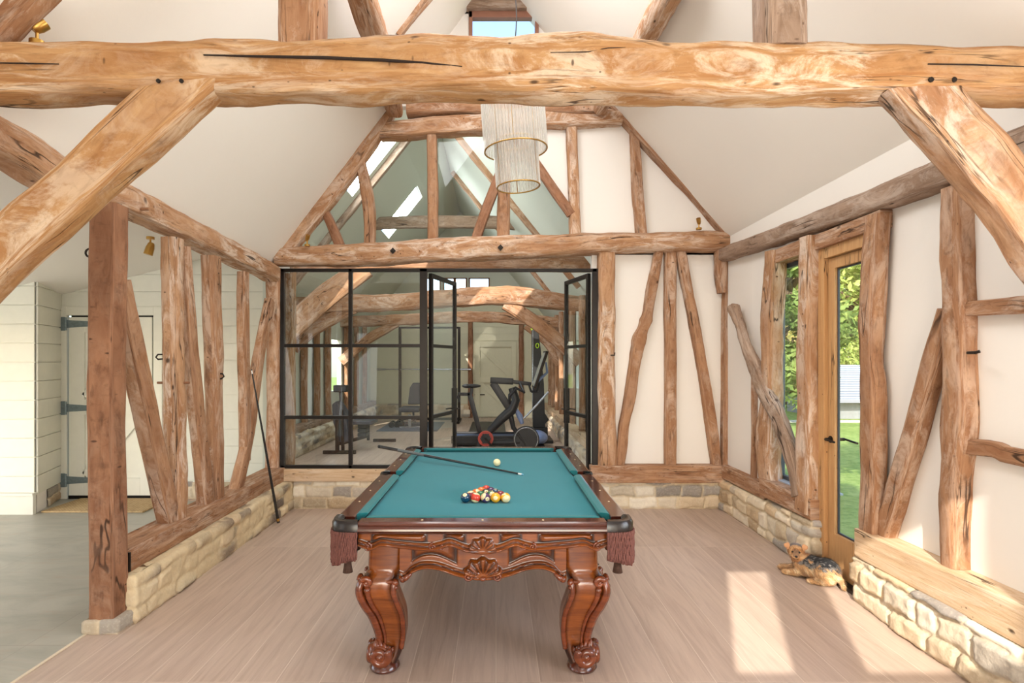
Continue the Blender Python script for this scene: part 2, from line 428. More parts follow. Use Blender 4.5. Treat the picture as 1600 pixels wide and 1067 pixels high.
def concrete():
    k = N('grey_stone_tiles'); c = k.coord('Object')
    br = k.n('ShaderNodeTexBrick'); k.l(k.map(c, (1, 1, 1), loc=(0.25, 0.35, 0)), br.inputs['Vector']); br.offset = 0.0
    br.inputs['Scale'].default_value = 1; br.inputs['Brick Width'].default_value = 1.2; br.inputs['Row Height'].default_value = 1.2
    br.inputs['Mortar Size'].default_value = 0.003; br.inputs['Color1'].default_value = lin((180, 176, 162))+(1,)
    br.inputs['Color2'].default_value = lin((170, 167, 154))+(1,); br.inputs['Mortar'].default_value = lin((165, 158, 146))+(1,)
    f = k.noise(k.map(c, (1.6, 3.4, 1)), 1.1, 7, 0.65, 1.0); f2 = k.noise(k.map(c, (1, 5, 1), rot=(0, 0, .4)), 2.0, 6, 0.6, 1.5)
    col = k.mix(k.rampf(f, 0.4, 0.66, 0, 0.5), br.outputs['Color'], lin((140, 140, 128)))
    col = k.mix(k.rampf(f2, 0.56, 0.7, 0, 0.45), col, lin((176, 158, 138)))
    return k.bsdf(col, 0.42, k.bump(f, 0.05, 0.01))
M['concrete'] = concrete()
def stonem(name):
    k = N(name); a = k.n('ShaderNodeAttribute'); a.attribute_name = 'Col'; c = k.coord('Object')
    f = k.noise(c, 14, 6, 0.65, 0.4); f2 = k.noise(c, 60, 4)
    col = k.mix(k.rampf(f, 0.35, 0.7, 0, 0.35), a.outputs[0], k.mix(0.6, a.outputs[0], lin((120, 100, 78))))
    col = k.mix(k.rampf(f2, 0.5, 0.75, 0, 0.25), col, lin((240, 230, 208)))
    return k.bsdf(col, 0.92, k.bump(k.math('ADD', f, k.math('MULTIPLY', f2, 0.4)), 0.5, 0.012), spec=0.15)
M['stone'] = stonem('rubble_stone')

# ================================================================ THE SETTING
YF = 6.30      # face of the far framed wall
g = G(); g.box((-2.40, -6.0, -0.06), (2.62, 6.62, 0.0)); struct('floor_boards', g, M['floor'], 'pale oak plank floor')
g = G(); g.box((-3.75, 6.62, -0.06), (1.85, 16.7, 0.0)); struct('floor_gym', g, M['floor'], 'pale plank floor of the gym')
g = G(); g.box((-6.5, -6.0, -0.06), (-2.415, 6.9, -0.001)); struct('floor_annex', g, M['concrete'], 'grey stone tiled floor of the side passage')
g = G(); g.box((-2.416, -6.0, -0.03), (-2.399, 3.45, 0.004)); struct('trim_1', g, plain('floor_strip', (226, 210, 184), 0.5), 'pale strip where the tile meets the boards')

def wall_with_holes(name, axis, pos, thick, a0, a1, z0, z1, holes, mat, label=None):
    """axis 'x': the wall stands in the plane x=pos, runs along y; 'y': the other way. holes: (a0,a1,z0,z1)"""
    g = G(); A = sorted({a0, a1, *[h[0] for h in holes], *[h[1] for h in holes]}); Z = sorted({z0, z1, *[h[2] for h in holes], *[h[3] for h in holes]})
    for i in range(len(A)-1):
        for j in range(len(Z)-1):
            ca = (A[i]+A[i+1])/2; cz = (Z[j]+Z[j+1])/2
            if any(h[0] < ca < h[1] and h[2] < cz < h[3] for h in holes): continue
            if axis == 'x': g.box((pos, A[i], Z[j]), (pos+thick, A[i+1], Z[j+1]))
            else: g.box((A[i], pos, Z[j]), (A[i+1], pos+thick, Z[j+1]))
    return struct(name, g, mat, label)

# right wall
XR = 2.52
wall_with_holes('wall_right', 'x', XR, 0.10, -6.0, 6.62, 0, 2.97, [(0.25, 2.15, 0.75, 2.25), (3.745, 4.42, 0, 2.47), (4.54, 5.22, 0.54, 2.47)], M['plaster'], 'white lime plaster between the right wall timbers')  # nearest hole is an unseen opening added around the side fill lamp
# unseen rear: low bay and opening added for the fill; gable windows pass sun
wall_with_holes('wall_back', 'y', -6.0, 0.1, -6.5, 2.72, 0, 2.8, [(-2.2, 2.2, 0.02, 2.42)], M['plaster'])
struct('ceiling_rear', G().box((-6.5, -6.0, 2.62), (2.72, -1.62, 2.72)), M['ceiling'])
wall_with_holes('wall_rear_gable', 'y', -1.62, 0.12, -6.5, 2.72, 2.62, 5.95,
                [(1.3, 2.72, 4.45, 5.95), (2.0, 2.72, 3.65, 4.45), (-6.5, -1.4, 4.15, 5.95), (-6.5, -2.3, 3.15, 4.15), (-0.46, -0.12, 2.9, 3.9), (0.10, 0.145, 3.0, 3.6), (0.22, 0.86, 2.9, 3.9)], M['plaster'])
# far wall: plaster infill panels to the right of the glazed screen and above it
wall_with_holes('wall_far', 'y', YF+0.06, 0.10, 1.06, 2.62, 0.30, 2.88, [], M['plaster'], 'white plaster panels right of the glazed screen')
def up(X, Z): return Vector((X, YF+0.06, Z))
g = G(); pl = [up(0.84, 2.78), up(2.70, 2.78), up(2.60, 2.86), up(1.28, 4.36), up(-0.21, 4.36), up(-0.12, 4.05), up(0.455, 3.75), up(0.84, 3.14)]
g.prism(pl, (0, 0.10, 0)); struct('wall_far_gable', g, M['plaster'], 'white plaster infill in the right of the far truss')
g = G(); g.prism([up(-1.25, 4.42), up(1.35, 4.42), up(0.80, 5.02), up(-0.62, 5.02)], (0, 0.1, 0))
g.prism([up(-0.55, 5.44), up(0.55, 5.44), up(0.02, 6.0)], (0, 0.1, 0))
g.prism([up(-0.75, 5.0), up(-0.30, 5.0), up(-0.30, 5.5), up(-0.38, 5.5)], (0, 0.1, 0))
g.prism([up(0.46, 5.0), up(0.8, 5.0), up(0.42, 5.5), up(0.46, 5.5)], (0, 0.1, 0))
struct('wall_far_apex', g, M['plaster'], 'cream wall around the small window under the ridge')
# strip of wall above the right wall plate
# sloping ceilings
AP = Vector((-0.02, 0, 5.87))
def slab(name, p, q, y0, y1, th, mat, label, holes=()):
    """roof plane from p (eave, x z) to q (ridge, x z) between y0 and y1; holes: (t0,t1,ya,yb)"""
    g = G(); nx, nz = -(q[1]-p[1]), (q[0]-p[0]); L = math.hypot(nx, nz); nx /= L; nz /= L
    if nz < 0: nx, nz = -nx, -nz
    T = sorted({0, 1, *[h[0] for h in holes], *[h[1] for h in holes]}); Y = sorted({y0, y1, *[h[2] for h in holes], *[h[3] for h in holes]})
    for i in range(len(T)-1):
        for j in range(len(Y)-1):
            ct = (T[i]+T[i+1])/2; cy = (Y[j]+Y[j+1])/2
            if any(h[0] < ct < h[1] and h[2] < cy < h[3] for h in holes): continue
            a = [(p[0]+(q[0]-p[0])*t, p[1]+(q[1]-p[1])*t) for t in (T[i], T[i+1])]
            poly = [Vector((a[0][0], Y[j], a[0][1])), Vector((a[1][0], Y[j], a[1][1])), Vector((a[1][0]+nx*th, Y[j], a[1][1]+nz*th)), Vector((a[0][0]+nx*th, Y[j], a[0][1]+nz*th))]
            g.prism(poly, (0, Y[j+1]-Y[j], 0))
    return struct(name, g, mat, label)
slab('ceiling_left', (-2.47, 2.62), (AP.x, AP.z), -1.6, YF+0.16, 0.14, M['ceiling'], 'sloping plastered ceiling on the left')
slab('ceiling_right', (2.60, 2.86), (AP.x, AP.z), -1.6, YF+0.16, 0.14, M['ceiling'], 'sloping plastered ceiling on the right')
# side passage (annex)
wall_with_holes('wall_annex_left', 'x', -6.5, 0.1, -6.0, 6.9, 0, 3.2, [(1.0, 5.0, 0.5, 2.2)], M['shiplap'])
slab('ceiling_annex', (-6.5, 2.02), (-2.46, 3.05), -1.6, 6.9, 0.10, M['ceiling'], 'white lean-to ceiling of the side passage')
g = G(); g.box((-2.60, -1.6, 2.66), (-2.47, 6.9, 3.12)); struct('wall_annex_head', g, M['plaster'])
def boards(name, p0, p1, z0, z1, pitch, mat, label, holes=(), th=0.02, gap=0.009, kindstruct=True, slope=None):
    """horizontal painted boards with open joints from p0 to p1 (x, y)"""
    p0 = Vector((p0[0], p0[1], 0)); p1 = Vector((p1[0], p1[1], 0)); d = (p1-p0); L = d.length; d.normalize(); nrm = Vector((d.y, -d.x, 0))
    g = G(); z = z0
    while z < z1-1e-3:
        zt = min(z+pitch-gap, z1)
        A = sorted({0, L, *[x for h in holes if h[2] < (z+zt)/2 < h[3] for x in h[:2]]})
        for i in range(len(A)-1):
            ca = (A[i]+A[i+1])/2
            if any(h[0] < ca < h[1] and h[2] < (z+zt)/2 < h[3] for h in holes): continue
            q = [p0+d*A[i]+nrm*th, p0+d*A[i+1]+nrm*th, p0+d*A[i+1], p0+d*A[i]]
            g.prism([v+Vector((0, 0, z)) for v in q], (0, 0, zt-z))
        z += pitch
    g2 = []
    A = sorted({0, L, *[x for h in holes for x in h[:2]]}); Z = sorted({z0, z1, *[x for h in holes for x in h[2:]]})
    for i in range(len(A)-1):
        for j in range(len(Z)-1):
            ca = (A[i]+A[i+1])/2; cz = (Z[j]+Z[j+1])/2
            if any(h[0] < ca < h[1] and h[2] < cz < h[3] for h in holes): continue
            q = [p0+d*A[i]+nrm*0.006, p0+d*A[i+1]+nrm*0.006, p0+d*A[i+1]-nrm*0.03, p0+d*A[i]-nrm*0.03]
            g.prism([v+Vector((0, 0, Z[j])) for v in q], (0, 0, Z[j+1]-Z[j]))
    return struct(name, g, mat, label)
YA = 6.75
boards('wall_annex_back', (-5.12, YA), (-2.61, YA), 0.02, 3.2, 0.2, M['shiplap'], 'white horizontally boarded wall behind the studs', holes=[(0.10, 1.14, 0.0, 2.14)])
boards('wall_annex_return', (-4.86, 6.08), (-5.10, YA), 0.20, 3.2, 0.2, M['shiplap'], 'narrow white boarded return beside the door')
boards('wall_annex_front', (-6.5, 6.08), (-4.86, 6.08), 0.20, 3.2, 0.2, M['shiplap'], 'white horizontally boarded panel at the left')
g = G(); g.box((-6.5, 6.02, 0.0), (-4.84, 6.06, 0.2)); g.box((-6.5, 6.00, 0.2), (-4.83, 6.06, 0.225))
struct('baseboard_annex', g, M['shiplap'], 'plain white skirting below the boarded panel')

g = G(); g.prism([Vector((-4.86, 6.10, 0)), Vector((-5.10, YA, 0)), Vector((-5.16, YA, 0)), Vector((-4.92, 6.10, 0))], (0, 0, .21)); g.box((-6.5, 6.07, 0), (-4.88, 6.12, .21)); struct('wall_annex_footing', g, M['plaster'])
# ---- stone plinths
def stones(name, path, zt, depth, label, seed=1, amp=0.030, res=0.013, row=(0.085, 0.14), lenr=(0.14, 0.36), clean=0.0, z0=0.0, inward=1, palette=None, mort=None, smear=0.0):
    """low rubble wall: path (x,y) along its visible face; zt height(s); depth of its top ledge to the inner side"""
    R = random.Random(seed); path = [Vector((p[0], p[1], 0)) for p in path]
    if not isinstance(zt, (list, tuple)): zt = [zt]*len(path)
    rows = [0.0]; zmax = max(zt)+0.4
    while rows[-1] < zmax+depth: rows.append(rows[-1]+R.uniform(*row))
    L = sum((path[i+1]-path[i]).length for i in range(len(path)-1)); st = []
    pal = palette or [(224, 206, 178), (230, 216, 194), (216, 196, 166), (204, 184, 156), (234, 224, 206), (190, 180, 166), (210, 184, 150), (168, 160, 152), (224, 210, 186)]
    mort = mort or (222, 204, 172)
    for r in rows:
        e = [-R.uniform(0, 0.2)]; cs = []
        while e[-1] < L+0.4: e.append(e[-1]+R.uniform(*lenr)); c = R.choice(pal); k = R.uniform(0.86, 1.08); cs.append((tuple(min(250, v*k) for v in c), R.uniform(0.35, 1.0), R.random()))
        st.append((e, cs))
    import bisect
    def look(s, z):
        w1 = noise.noise(Vector((s*6, z*6, seed)))*0.030; w2 = noise.noise(Vector((s*5, z*7, seed+9)))*0.028
        s2 = s+w1+noise.noise(Vector((s*22, z*22, seed)))*0.008; z2 = z+w2+noise.noise(Vector((s*22, z*22, seed+4)))*0.007
        r = min(max(bisect.bisect_right(rows, z2)-1, 0), len(st)-1); e, cs = st[r]; i = min(max(bisect.bisect_right(e, s2)-1, 0), len(cs)-1)
        rt = rows[r+1] if r+1 < len(rows) else z2+1
        d = min(z2-rows[r], rt-z2, (s2-e[i])*1.0, (e[i+1]-s2)*1.0)
        dd = min(1, max(0, (d-0.003)/0.019)); dd = dd*dd*(3-2*dd)
        sm = min(1, max(0, (noise.noise(Vector((s*2.2, z*4, seed+20)))+smear)*3)) if smear else 0
        h = dd*cs[i][1]*(1-0.75*sm)+noise.noise(Vector((s*14, z*14, seed+2)))*0.22+noise.noise(Vector((s*45, z*45, seed+2)))*0.08
        c = cs[i][0]; k = min(1, max(0, (d-0.002)/0.010))*(1-sm)
        return h*amp, tuple(m+(v-m)*k for m, v in zip(mort, c))
    # path samples with mitred normals
    sam = []; s = 0
    for i in range(len(path)-1):
        a, b = path[i], path[i+1]; n = max(2, int((b-a).length/res)); d = (b-a).normalized(); nr = Vector((d.y, -d.x, 0))*inward
        for j in range(n+(1 if i == len(path)-2 else 0)):
            t = j/n; nn = nr
            if j == 0 and i > 0:
                dp = (a-path[i-1]).normalized(); nn = (nr+Vector((dp.y, -dp.x, 0))*inward).normalized()
            sam.append((a.lerp(b, t), nn, s+(b-a).length*t, zt[i]+(zt[i+1]-zt[i])*t))
        s += (b-a).length
    nz = max(3, int(max(zt)/res)); nd = max(2, int(depth/0.03)); V = []; Cc = []
    for p, nn, s, zz in sam:
        top = zz+noise.noise(Vector((s*2.5, 0, seed)))*0.012
        for j in range(nz+1):
            t = j/nz; z = top*t; h, c = look(s, z)
            rnd_in = 0.018*max(0, (t-0.88)/0.12)**2
            V.append(tuple(p+nn*(h-rnd_in)+Vector((0, 0, z0+z)))); Cc.append(c)
        for j in range(1, nd+1):
            q = depth*j/nd; h, c = look(s, top+q); V.append(tuple(p-nn*(q+0.015)+Vector((0, 0, z0+top+h*0.5-0.004)))); Cc.append(c)
    K = nz+1+nd; Fc = []
    for i in range(len(sam)-1):
        for j in range(K-1): Fc.append((i*K+j, (i+1)*K+j, (i+1)*K+j+1, i*K+j+1))
    me = bpy.data.meshes.new(name); me.from_pydata(V, [], Fc); me.update()
    ca = me.color_attributes.new('Col', 'FLOAT_COLOR', 'POINT')
    ca.data.foreach_set('color', [x for c in Cc for x in (*lin(c), 1.0)])
    bm = bmesh.new(); bm.from_mesh(me); bmesh.ops.recalc_face_normals(bm, faces=bm.faces)
    bm.to_mesh(me); bm.free()
    o = obj(name, me, M['stone'], smooth='all'); o['kind'] = 'structure'; o['label'] = label
    return o
pal_l = [(228, 208, 172), (232, 216, 184), (220, 198, 162), (208, 188, 158), (232, 216, 186), (132, 120, 110), (160, 142, 122), (214, 192, 158)]
stones('plinth_left', [(-2.40, 3.50), (-2.20, 3.52), (-2.215, 6.36)], [0.285, 0.285, 0.30], 0.24, 'mortared rubble stone plinth under the left studs', 3, 0.030, inward=1, palette=pal_l, smear=0.15, mort=(228, 208, 170))
stones('plinth_far', [(-2.2, YF-0.03), (-0.72, YF-0.03)], [0.30, 0.30], 0.2, 'stone plinth below the glazed screen', 5, 0.026)
stones('plinth_far_right', [(1.02, YF+0.15), (1.04, YF-0.03), (2.50, YF-0.03)], [0.285, 0.285, 0.285], 0.2, 'stone plinth under the white plaster panels', 6, 0.030)
stones('plinth_right', [(2.44, 6.3), (2.44, 5.3), (2.41, 4.40), (2.60, 4.385)], [0.32, 0.34, 0.385, 0.385], 0.12, 'stone plinth from the far corner to the garden door', 8, 0.034)
stones('plinth_right_near', [(2.60, 3.88), (2.40, 3.86), (2.365, 3.2), (2.345, -1.5)], [0.30, 0.30, 0.30, 0.30], 0.17, 'sunlit stone plinth nearer than the garden door', 11, 0.034, row=(0.09, 0.17), lenr=(0.16, 0.42), mort=(214, 196, 168))
g = G(); g.box((-2.42, 3.30, 0.0), (-2.20, 3.50, 0.072)); 
stones('plinth_pad', [(-2.44, 3.62), (-2.42, 3.38), (-2.22, 3.38), (-2.215, 3.52)], 0.085, 0.12, 'pale stone pad under the square post', 15, 0.014, res=0.012, row=(0.2, 0.3), inward=1)
stones('plinth_annex', [(-4.95, 6.34), (-5.09, YA-0.02)], 0.2, 0.06, 'bit of bare stone footing beside the boarded door', 21, 0.02, inward=1)
stones('plinth_annex_back', [(-3.98, YA-0.03), (-2.62, YA-0.03)], 0.2, 0.05, 'bare stone footing behind the studs', 22, 0.02)

# ================================================================ TIMBERS
grp_l = 'studs and braces of the open left frame'
# --- near truss
beam('tie_beam', [(-2.72, 2.53, 2.852), (-1.4, 2.53, 2.862), (-0.5, 2.52, 2.866), (0.25, 2.52, 2.875), (1.0, 2.53, 2.86), (1.8, 2.53, 2.845), (2.78, 2.53, 2.84)],
     [0.225, 0.225, 0.235, 0.250, 0.235, 0.205, 0.20], 0.21, M['honey'], label='massive rough-hewn honey oak tie beam spanning the room overhead', rough=0.014, wob=0.006, sharp=4.2, step=0.03, segs=32)
def pz(px, py, Y): return P(px, py, Y=Y)
tb = bpy.data.objects['tie_beam']
for pts, rr in (([(318, 86), (400, 88), (505, 90), (600, 94), (660, 98), (722, 104)], .0055), ([(-20, 98), (40, 99), (92, 100)], .003), ([(860, 82), (920, 81), (950, 75), (985, 74)], .002), ([(1450, 100), (1520, 101), (1600, 104)], .003)):
    g = G(); n_ = len(pts); g.tube([P(x, y, Y=2.414) for x, y in pts], [rr*(.25+math.sin(PI*(i+.6)/n_)) for i in range(n_)], 8); obj('crack', g, plain('crack_shadow', (40, 26, 18), .9), tb, smooth='all')
beam('brace', [pz(330, 108, 2.50), pz(262, 168, 2.50), pz(130, 288, 2.50), pz(0, 404, 2.50), pz(-150, 560, 2.50)], [0.22, 0.22, 0.215, 0.21, 0.2], 0.13, M['honey'], label='wide straight honey oak brace running down left from the big tie beam', rough=0.006, wob=0.004, cat='brace', sharp=8)
beam('brace', [pz(1400, 122, 2.50), pz(1452, 172, 2.50), pz(1525, 250, 2.50), pz(1600, 345, 2.50), pz(1740, 560, 2.50)], [0.2, 0.225, 0.235, 0.23, 0.22], 0.13, M['pale'], label='swirly-grained curved oak brace running down right from the big tie beam', rough=0.016, wob=0.008, cat='brace', sharp=6)
beam('post', [(-2.56, 2.52, 0), (-2.56, 2.52, 2.8)], 0.24, 0.22, M['pale'], label='oak post carrying the left end of the near truss', cat='post')
beam('post', [(2.62, 2.52, 0), (2.62, 2.52, 2.8)], 0.24, 0.22, M['pale'], label='oak post carrying the right end of the near truss', cat='post')
for (a, b, lb, mt) in ((440, 504, 'short dark-veined upright standing on the left of the big tie beam', 'tan'), (1187, 1254, 'short greyish upright standing on the right of the big tie beam', 'grey')):
    x0 = P(a, 40, Y=2.5).x; x1 = P(b, 40, Y=2.5).x
    xm = (x0+x1)/2; top = AP.z-1.32*abs(xm-AP.x)-0.04
    beam('queen_post', [(xm, 2.52, 2.95), (xm, 2.52, top)], x1-x0, 0.16, M[mt], label=lb, cat='post', rough=0.006)
beam('rafter', [pz(70, -25, 2.5), pz(22, 22, 2.5), pz(-60, 110, 2.5)], 0.12, 0.12, M['tan'], label='raking timber end at the top left corner above the tie beam', cat='rafter')
# purlins
pL0 = P(568, -60, Y=4.0); pL1 = P(618, 172, Y=6.05)
dL = (pL1-pL0)/(pL1.y-pL0.y)
beam('purlin', [P(540, -80, Y=3.9), P(571, 10, Y=4.3), P(598, 90, Y=5.0), P(617, 172, Y=6.16)], [0.19, 0.2, 0.2, 0.17], [0.19, 0.2, 0.2, 0.17], M['tan'], n=(0, 0, 1), label='round-ended purlin running along the left slope to the far collar', cat='purlin', sharp=2.6, rough=0.014)
beam('purlin', [P(1075, -60, Y=3.9), P(1037, 10, Y=4.3), P(985, 100, Y=5.2), P(937, 172, Y=6.2)], [0.17, 0.18, 0.18, 0.12], [0.17, 0.18, 0.18, 0.12], M['pale'], n=(0, 0, 1), label='purlin running along the right slope to the far collar', cat='purlin', sharp=2.6, rough=0.014)
beam('rafter', [P(694, -35, Y=5.4), P(655, 12, Y=5.4), P(622, 56, Y=5.4)], 0.075, 0.07, M['tan'], label='thin rafter above the tie beam left of the ridge window', cat='rafter')
beam('rafter', [P(893, -30, Y=5.4), P(925, 12, Y=5.4), P(960, 58, Y=5.4)], 0.075, 0.07, M['tan'], label='thin rafter above the tie beam right of the ridge window', cat='rafter')
# ridge window
g = G(); X0, X1 = -0.30, 0.47; Z0, Z1 = 5.0, 5.46
for a, b in (((X0, Z0), (X1, Z0+.05)), ((X0, Z1-0.07), (X1, Z1)), ((X0, Z0), (X0+.04, Z1)), ((X1-.04, Z0), (X1, Z1))): g.box((a[0], YF+0.04, a[1]), (b[0], YF+0.12, b[1]))
wn = thing('window_1', 'small window in the gable just under the ridge', 'window', (0.08, YF, 5.2), kind='structure')
obj('window_frame', g, plain('reddish_frame', (150, 104, 84), 0.5), wn, bevel=0.004)
obj('pane', G().box((X0+.04, YF+.08, Z0+.05), (X1-.04, YF+.088, Z1-.07)), M['glass'], wn)
uvbox(tag(obj('lintel', G().box((X0-0.02, YF-0.02, Z1), (X1+0.02, YF+0.10, Z1+0.10)), M['grey'], bevel=0.008), 'dark oak lintel over the small ridge window', 'beam', kind='thing'))

# --- wall plates
beam('wall_plate', [(-2.44, 0.9, 2.66), P(-40, 200, X=-2.44), P(85, 272, X=-2.44), P(225, 328, X=-2.44), P(330, 380, X=-2.44), (-2.44, 6.25, 2.55)],
     [0.20, 0.20, 0.19, 0.18, 0.19, 0.17], 0.20, M['pale'], n=(1, 0, 0), label='long uneven oak wall plate along the top of the left frame', rough=0.014, wob=0.014, cat='beam', step=0.05)
beam('wall_plate', [(2.52, 0.9, 2.62), (2.52, 2.3, 2.60), P(1480, 275, X=2.52), P(1310, 339, X=2.52), P(1139, 398, X=2.52)],
     [0.17, 0.17, 0.165, 0.155, 0.15], 0.22, M['grey'], n=(1, 0, 0), label='long grey-brown oak wall plate along the top of the right wall', rough=0.010, wob=0.008, cat='beam')
# --- left frame
uvbox(tag(obj('sill_beam', G().prism([Vector((-2.28, 3.57, 0.285)), Vector((-2.28, 3.57, 0.435)), Vector((-2.50, 3.57, 0.435)), Vector((-2.50, 3.57, 0.285))], (-0.02, 2.75, 0.012)), M['tan'], bevel=0.010), 'pinkish-brown squared oak sill beam lying on the left stone plinth', 'beam', kind='thing'))
tag(obj('sill_bracket', G().box((-2.30, 3.555, 0.30), (-2.262, 3.572, 0.42)), M['iron'], bevel=0.003), 'dark iron plate on the near end of the left sill beam', 'bracket', kind='thing')
XL = -2.39
beam('post', [(-2.325, 3.46, 0.075), (-2.335, 3.46, 1.3), (-2.325, 3.46, 2.54)], [0.155, 0.15, 0.155], 0.14, M['brown'], label='square dark reddish-brown oak post nearest on the left, on a stone pad', rough=0.005, wob=0.004, sharp=12, cat='post')
def lstud(pts, w, d, mt, lb, cat='post', **k):
    beam('stud' if cat == 'post' else 'brace', [P(x, y, X=XL) for x, y in pts], w, d, M[mt], n=(1, 0, 0), label=lb, cat=cat, group=None, **k)
lstud([(183, 440), (215, 590), (266, 820)], [0.13, 0.14, 0.13], 0.11, 'tan', 'leaning reddish oak brace right behind the nearest square post', 'brace', sharp=9, rough=0.005)
lstud([(267, 372), (272, 560), (274, 700), (271, 822)], [0.15, 0.15, 0.145, 0.13], 0.13, 'pale', 'thick rounded knotty stud, second upright of the left frame', rough=0.014, wob=0.02, sharp=3, bumps=[(0.7, 0.2, 0.10)])
lstud([(285, 385), (298, 560), (322, 788)], [0.10, 0.12, 0.14], 0.10, 'tan', 'slanting oak brace between the second and third studs of the left frame', 'brace', rough=0.007)
lstud([(329, 400), (333, 560), (336, 700), (336, 785)], [0.155, 0.15, 0.15, 0.14], 0.12, 'tan', 'straight oak stud with an iron hook, third upright of the left frame', rough=0.010, wob=0.012, sharp=4)
lstud([(380, 425), (380, 560), (383, 720)], [0.105, 0.11, 0.10], 0.09, 'tan', 'narrow squared stud, fourth upright of the left frame', rough=0.005)
lstud([(421, 470), (403, 560), (387, 680), (368, 768)], [0.11, 0.12, 0.13, 0.13], 0.09, 'tan', 'curved oak brace beside the corner post, where the cue leans', 'brace', rough=0.007)
beam('post', [(-2.44, YF+0.02, 0.30), (-2.43, YF+0.02, 1.5), (-2.43, YF+0.02, 2.62)], [0.16, 0.15, 0.16], 0.13, M['tan'], label='far left corner post next to the black glazed screen', cat='post', rough=0.008)

# --- far wall
def fw(name, pts, w, mt, lb, cat='post', d=0.11, dy=0.0, **k):
    beam(name, [P(x, y, Y=YF+0.02+dy) for x, y in pts], w/142.0 if not isinstance(w, (list, tuple)) else [q/142.0 for q in w], d, M[mt], label=lb, cat=cat, **k)
fw('tie_beam', [(434, 401), (560, 399), (700, 391), (850, 385), (1000, 380), (1142, 379)], [28, 33, 36, 33, 30, 31], 'pale', 'long oak beam above the glazed screen on the far wall', 'beam', d=0.24, rough=0.014, wob=0.008, sharp=4, step=0.04, segs=26)
fw('collar_beam', [(594, 206), (680, 200), (757, 194), (860, 188), (970, 186)], [24, 28, 30, 28, 24], 'pale', 'oak collar beam high on the far truss', 'beam', d=0.2, dy=0.01, rough=0.014)
fw('collar_beam', [(636, 171), (760, 170), (942, 172)], [20, 20, 17], 'tan', 'second thinner beam lying just above the far collar', 'beam', d=0.16, dy=-0.03, rough=0.012)
fw('rafter', [(612, 176), (560, 250), (505, 322), (442, 396)], [12, 21, 23, 26], 'pale', 'principal rafter on the left of the far truss', 'rafter', d=0.16, dy=-0.01, rough=0.01)
fw('rafter', [(955, 162), (1010, 225), (1080, 300), (1138, 366)], [17, 16, 17, 19], 'tan', 'principal rafter on the right of the far truss', 'rafter', d=0.16, dy=-0.01, rough=0.01)
fw('stud', [(562, 248), (571, 290), (577, 330), (577, 384)], [16, 17, 18, 17], 'tan', 'curved stud in the left of the far truss', rough=0.008)
fw('stud', [(674, 206), (676, 290), (677, 378)], 16, 'tan', 'straight stud left of the chandelier in the far truss', rough=0.005)
fw('stud', [(786, 200), (787, 290), (787, 374)], 20, 'tan', 'stud directly behind the chandelier in the far truss', rough=0.005)
fw('brace', [(781, 270), (762, 322), (744, 374)], 15, 'brown', 'short dark brace leaning under the chandelier', 'brace', rough=0.005)
fw('brace', [(800, 205), (842, 262), (892, 336)], 15, 'brown', 'dark raking timber between chandelier and stud in the far truss', 'brace', d=.06, dy=-.03, rough=.004)
fw('stud', [(893, 196), (896, 290), (898, 370)], [17, 17, 18], 'pale', 'straight stud right of the chandelier in the far truss', rough=0.006)
fw('stud', [(991, 205), (995, 260), (998, 310), (1002, 368)], [13, 16, 17, 17], 'tan', 'curved stud in the right of the far truss', rough=0.007)
fw('brace', [(506, 328), (518, 352), (532, 385)], [12, 14, 15], 'brown', 'short dark brace at the foot of the left rafter', 'brace', rough=0.006, dy=0.03)
# right part
fw('post', [(947, 392), (946, 560), (948, 744)], [26, 27, 29], 'pale', 'broad pale oak post at the right edge of the glazed screen', d=0.16, rough=0.010)
fw('brace', [(1030, 392), (1020, 440), (1010, 500), (999, 535), (985, 610), (973, 680), (965, 735)], [13, 15, 16, 18, 17, 15, 13], 'tan', 'crooked knotty brace left of the middle stud on the white wall', 'brace', rough=0.014, wob=0.02, d=0.09, bumps=[(0.78, 0.05, 0.3), (1.0, 0.05, 0.25)])
fw('stud', [(1047, 390), (1047, 560), (1047, 732)], 18, 'tan', 'straight middle stud on the white far wall', rough=0.004, d=0.09)
fw('brace', [(1063, 390), (1079, 480), (1096, 570), (1110, 650), (1120, 732)], [14, 15, 15, 17, 14], 'tan', 'leaning brace right of the middle stud on the white wall', 'brace', rough=0.008, d=0.09)
fw('post', [(1140, 385), (1138, 560), (1137, 740)], [20, 19, 19], 'tan', 'far right corner post', d=0.12, rough=0.007)
fw('jowl', [(1126, 384), (1126, 430), (1128, 458)], [17, 17, 12], 'tan', 'rounded oak bracket under the right end of the far beam', 'bracket', d=0.12, dy=-0.03, rough=0.006, sharp=4)
uvbox(tag(obj('sill_beam', G().box((-2.36, YF-0.06, 0.30), (-0.71, YF+0.12, 0.435)), M['sawn'], bevel=0.006), 'clean sawn oak sill under the black glazed screen', 'beam', kind='thing'))
uvbox(tag(obj('sill_beam', G().box((1.02, YF-0.07, 0.285), (2.50, YF+0.10, 0.475)), M['tan'], bevel=0.010), 'pale oak sill on the stone plinth below the white far wall', 'beam', kind='thing'))

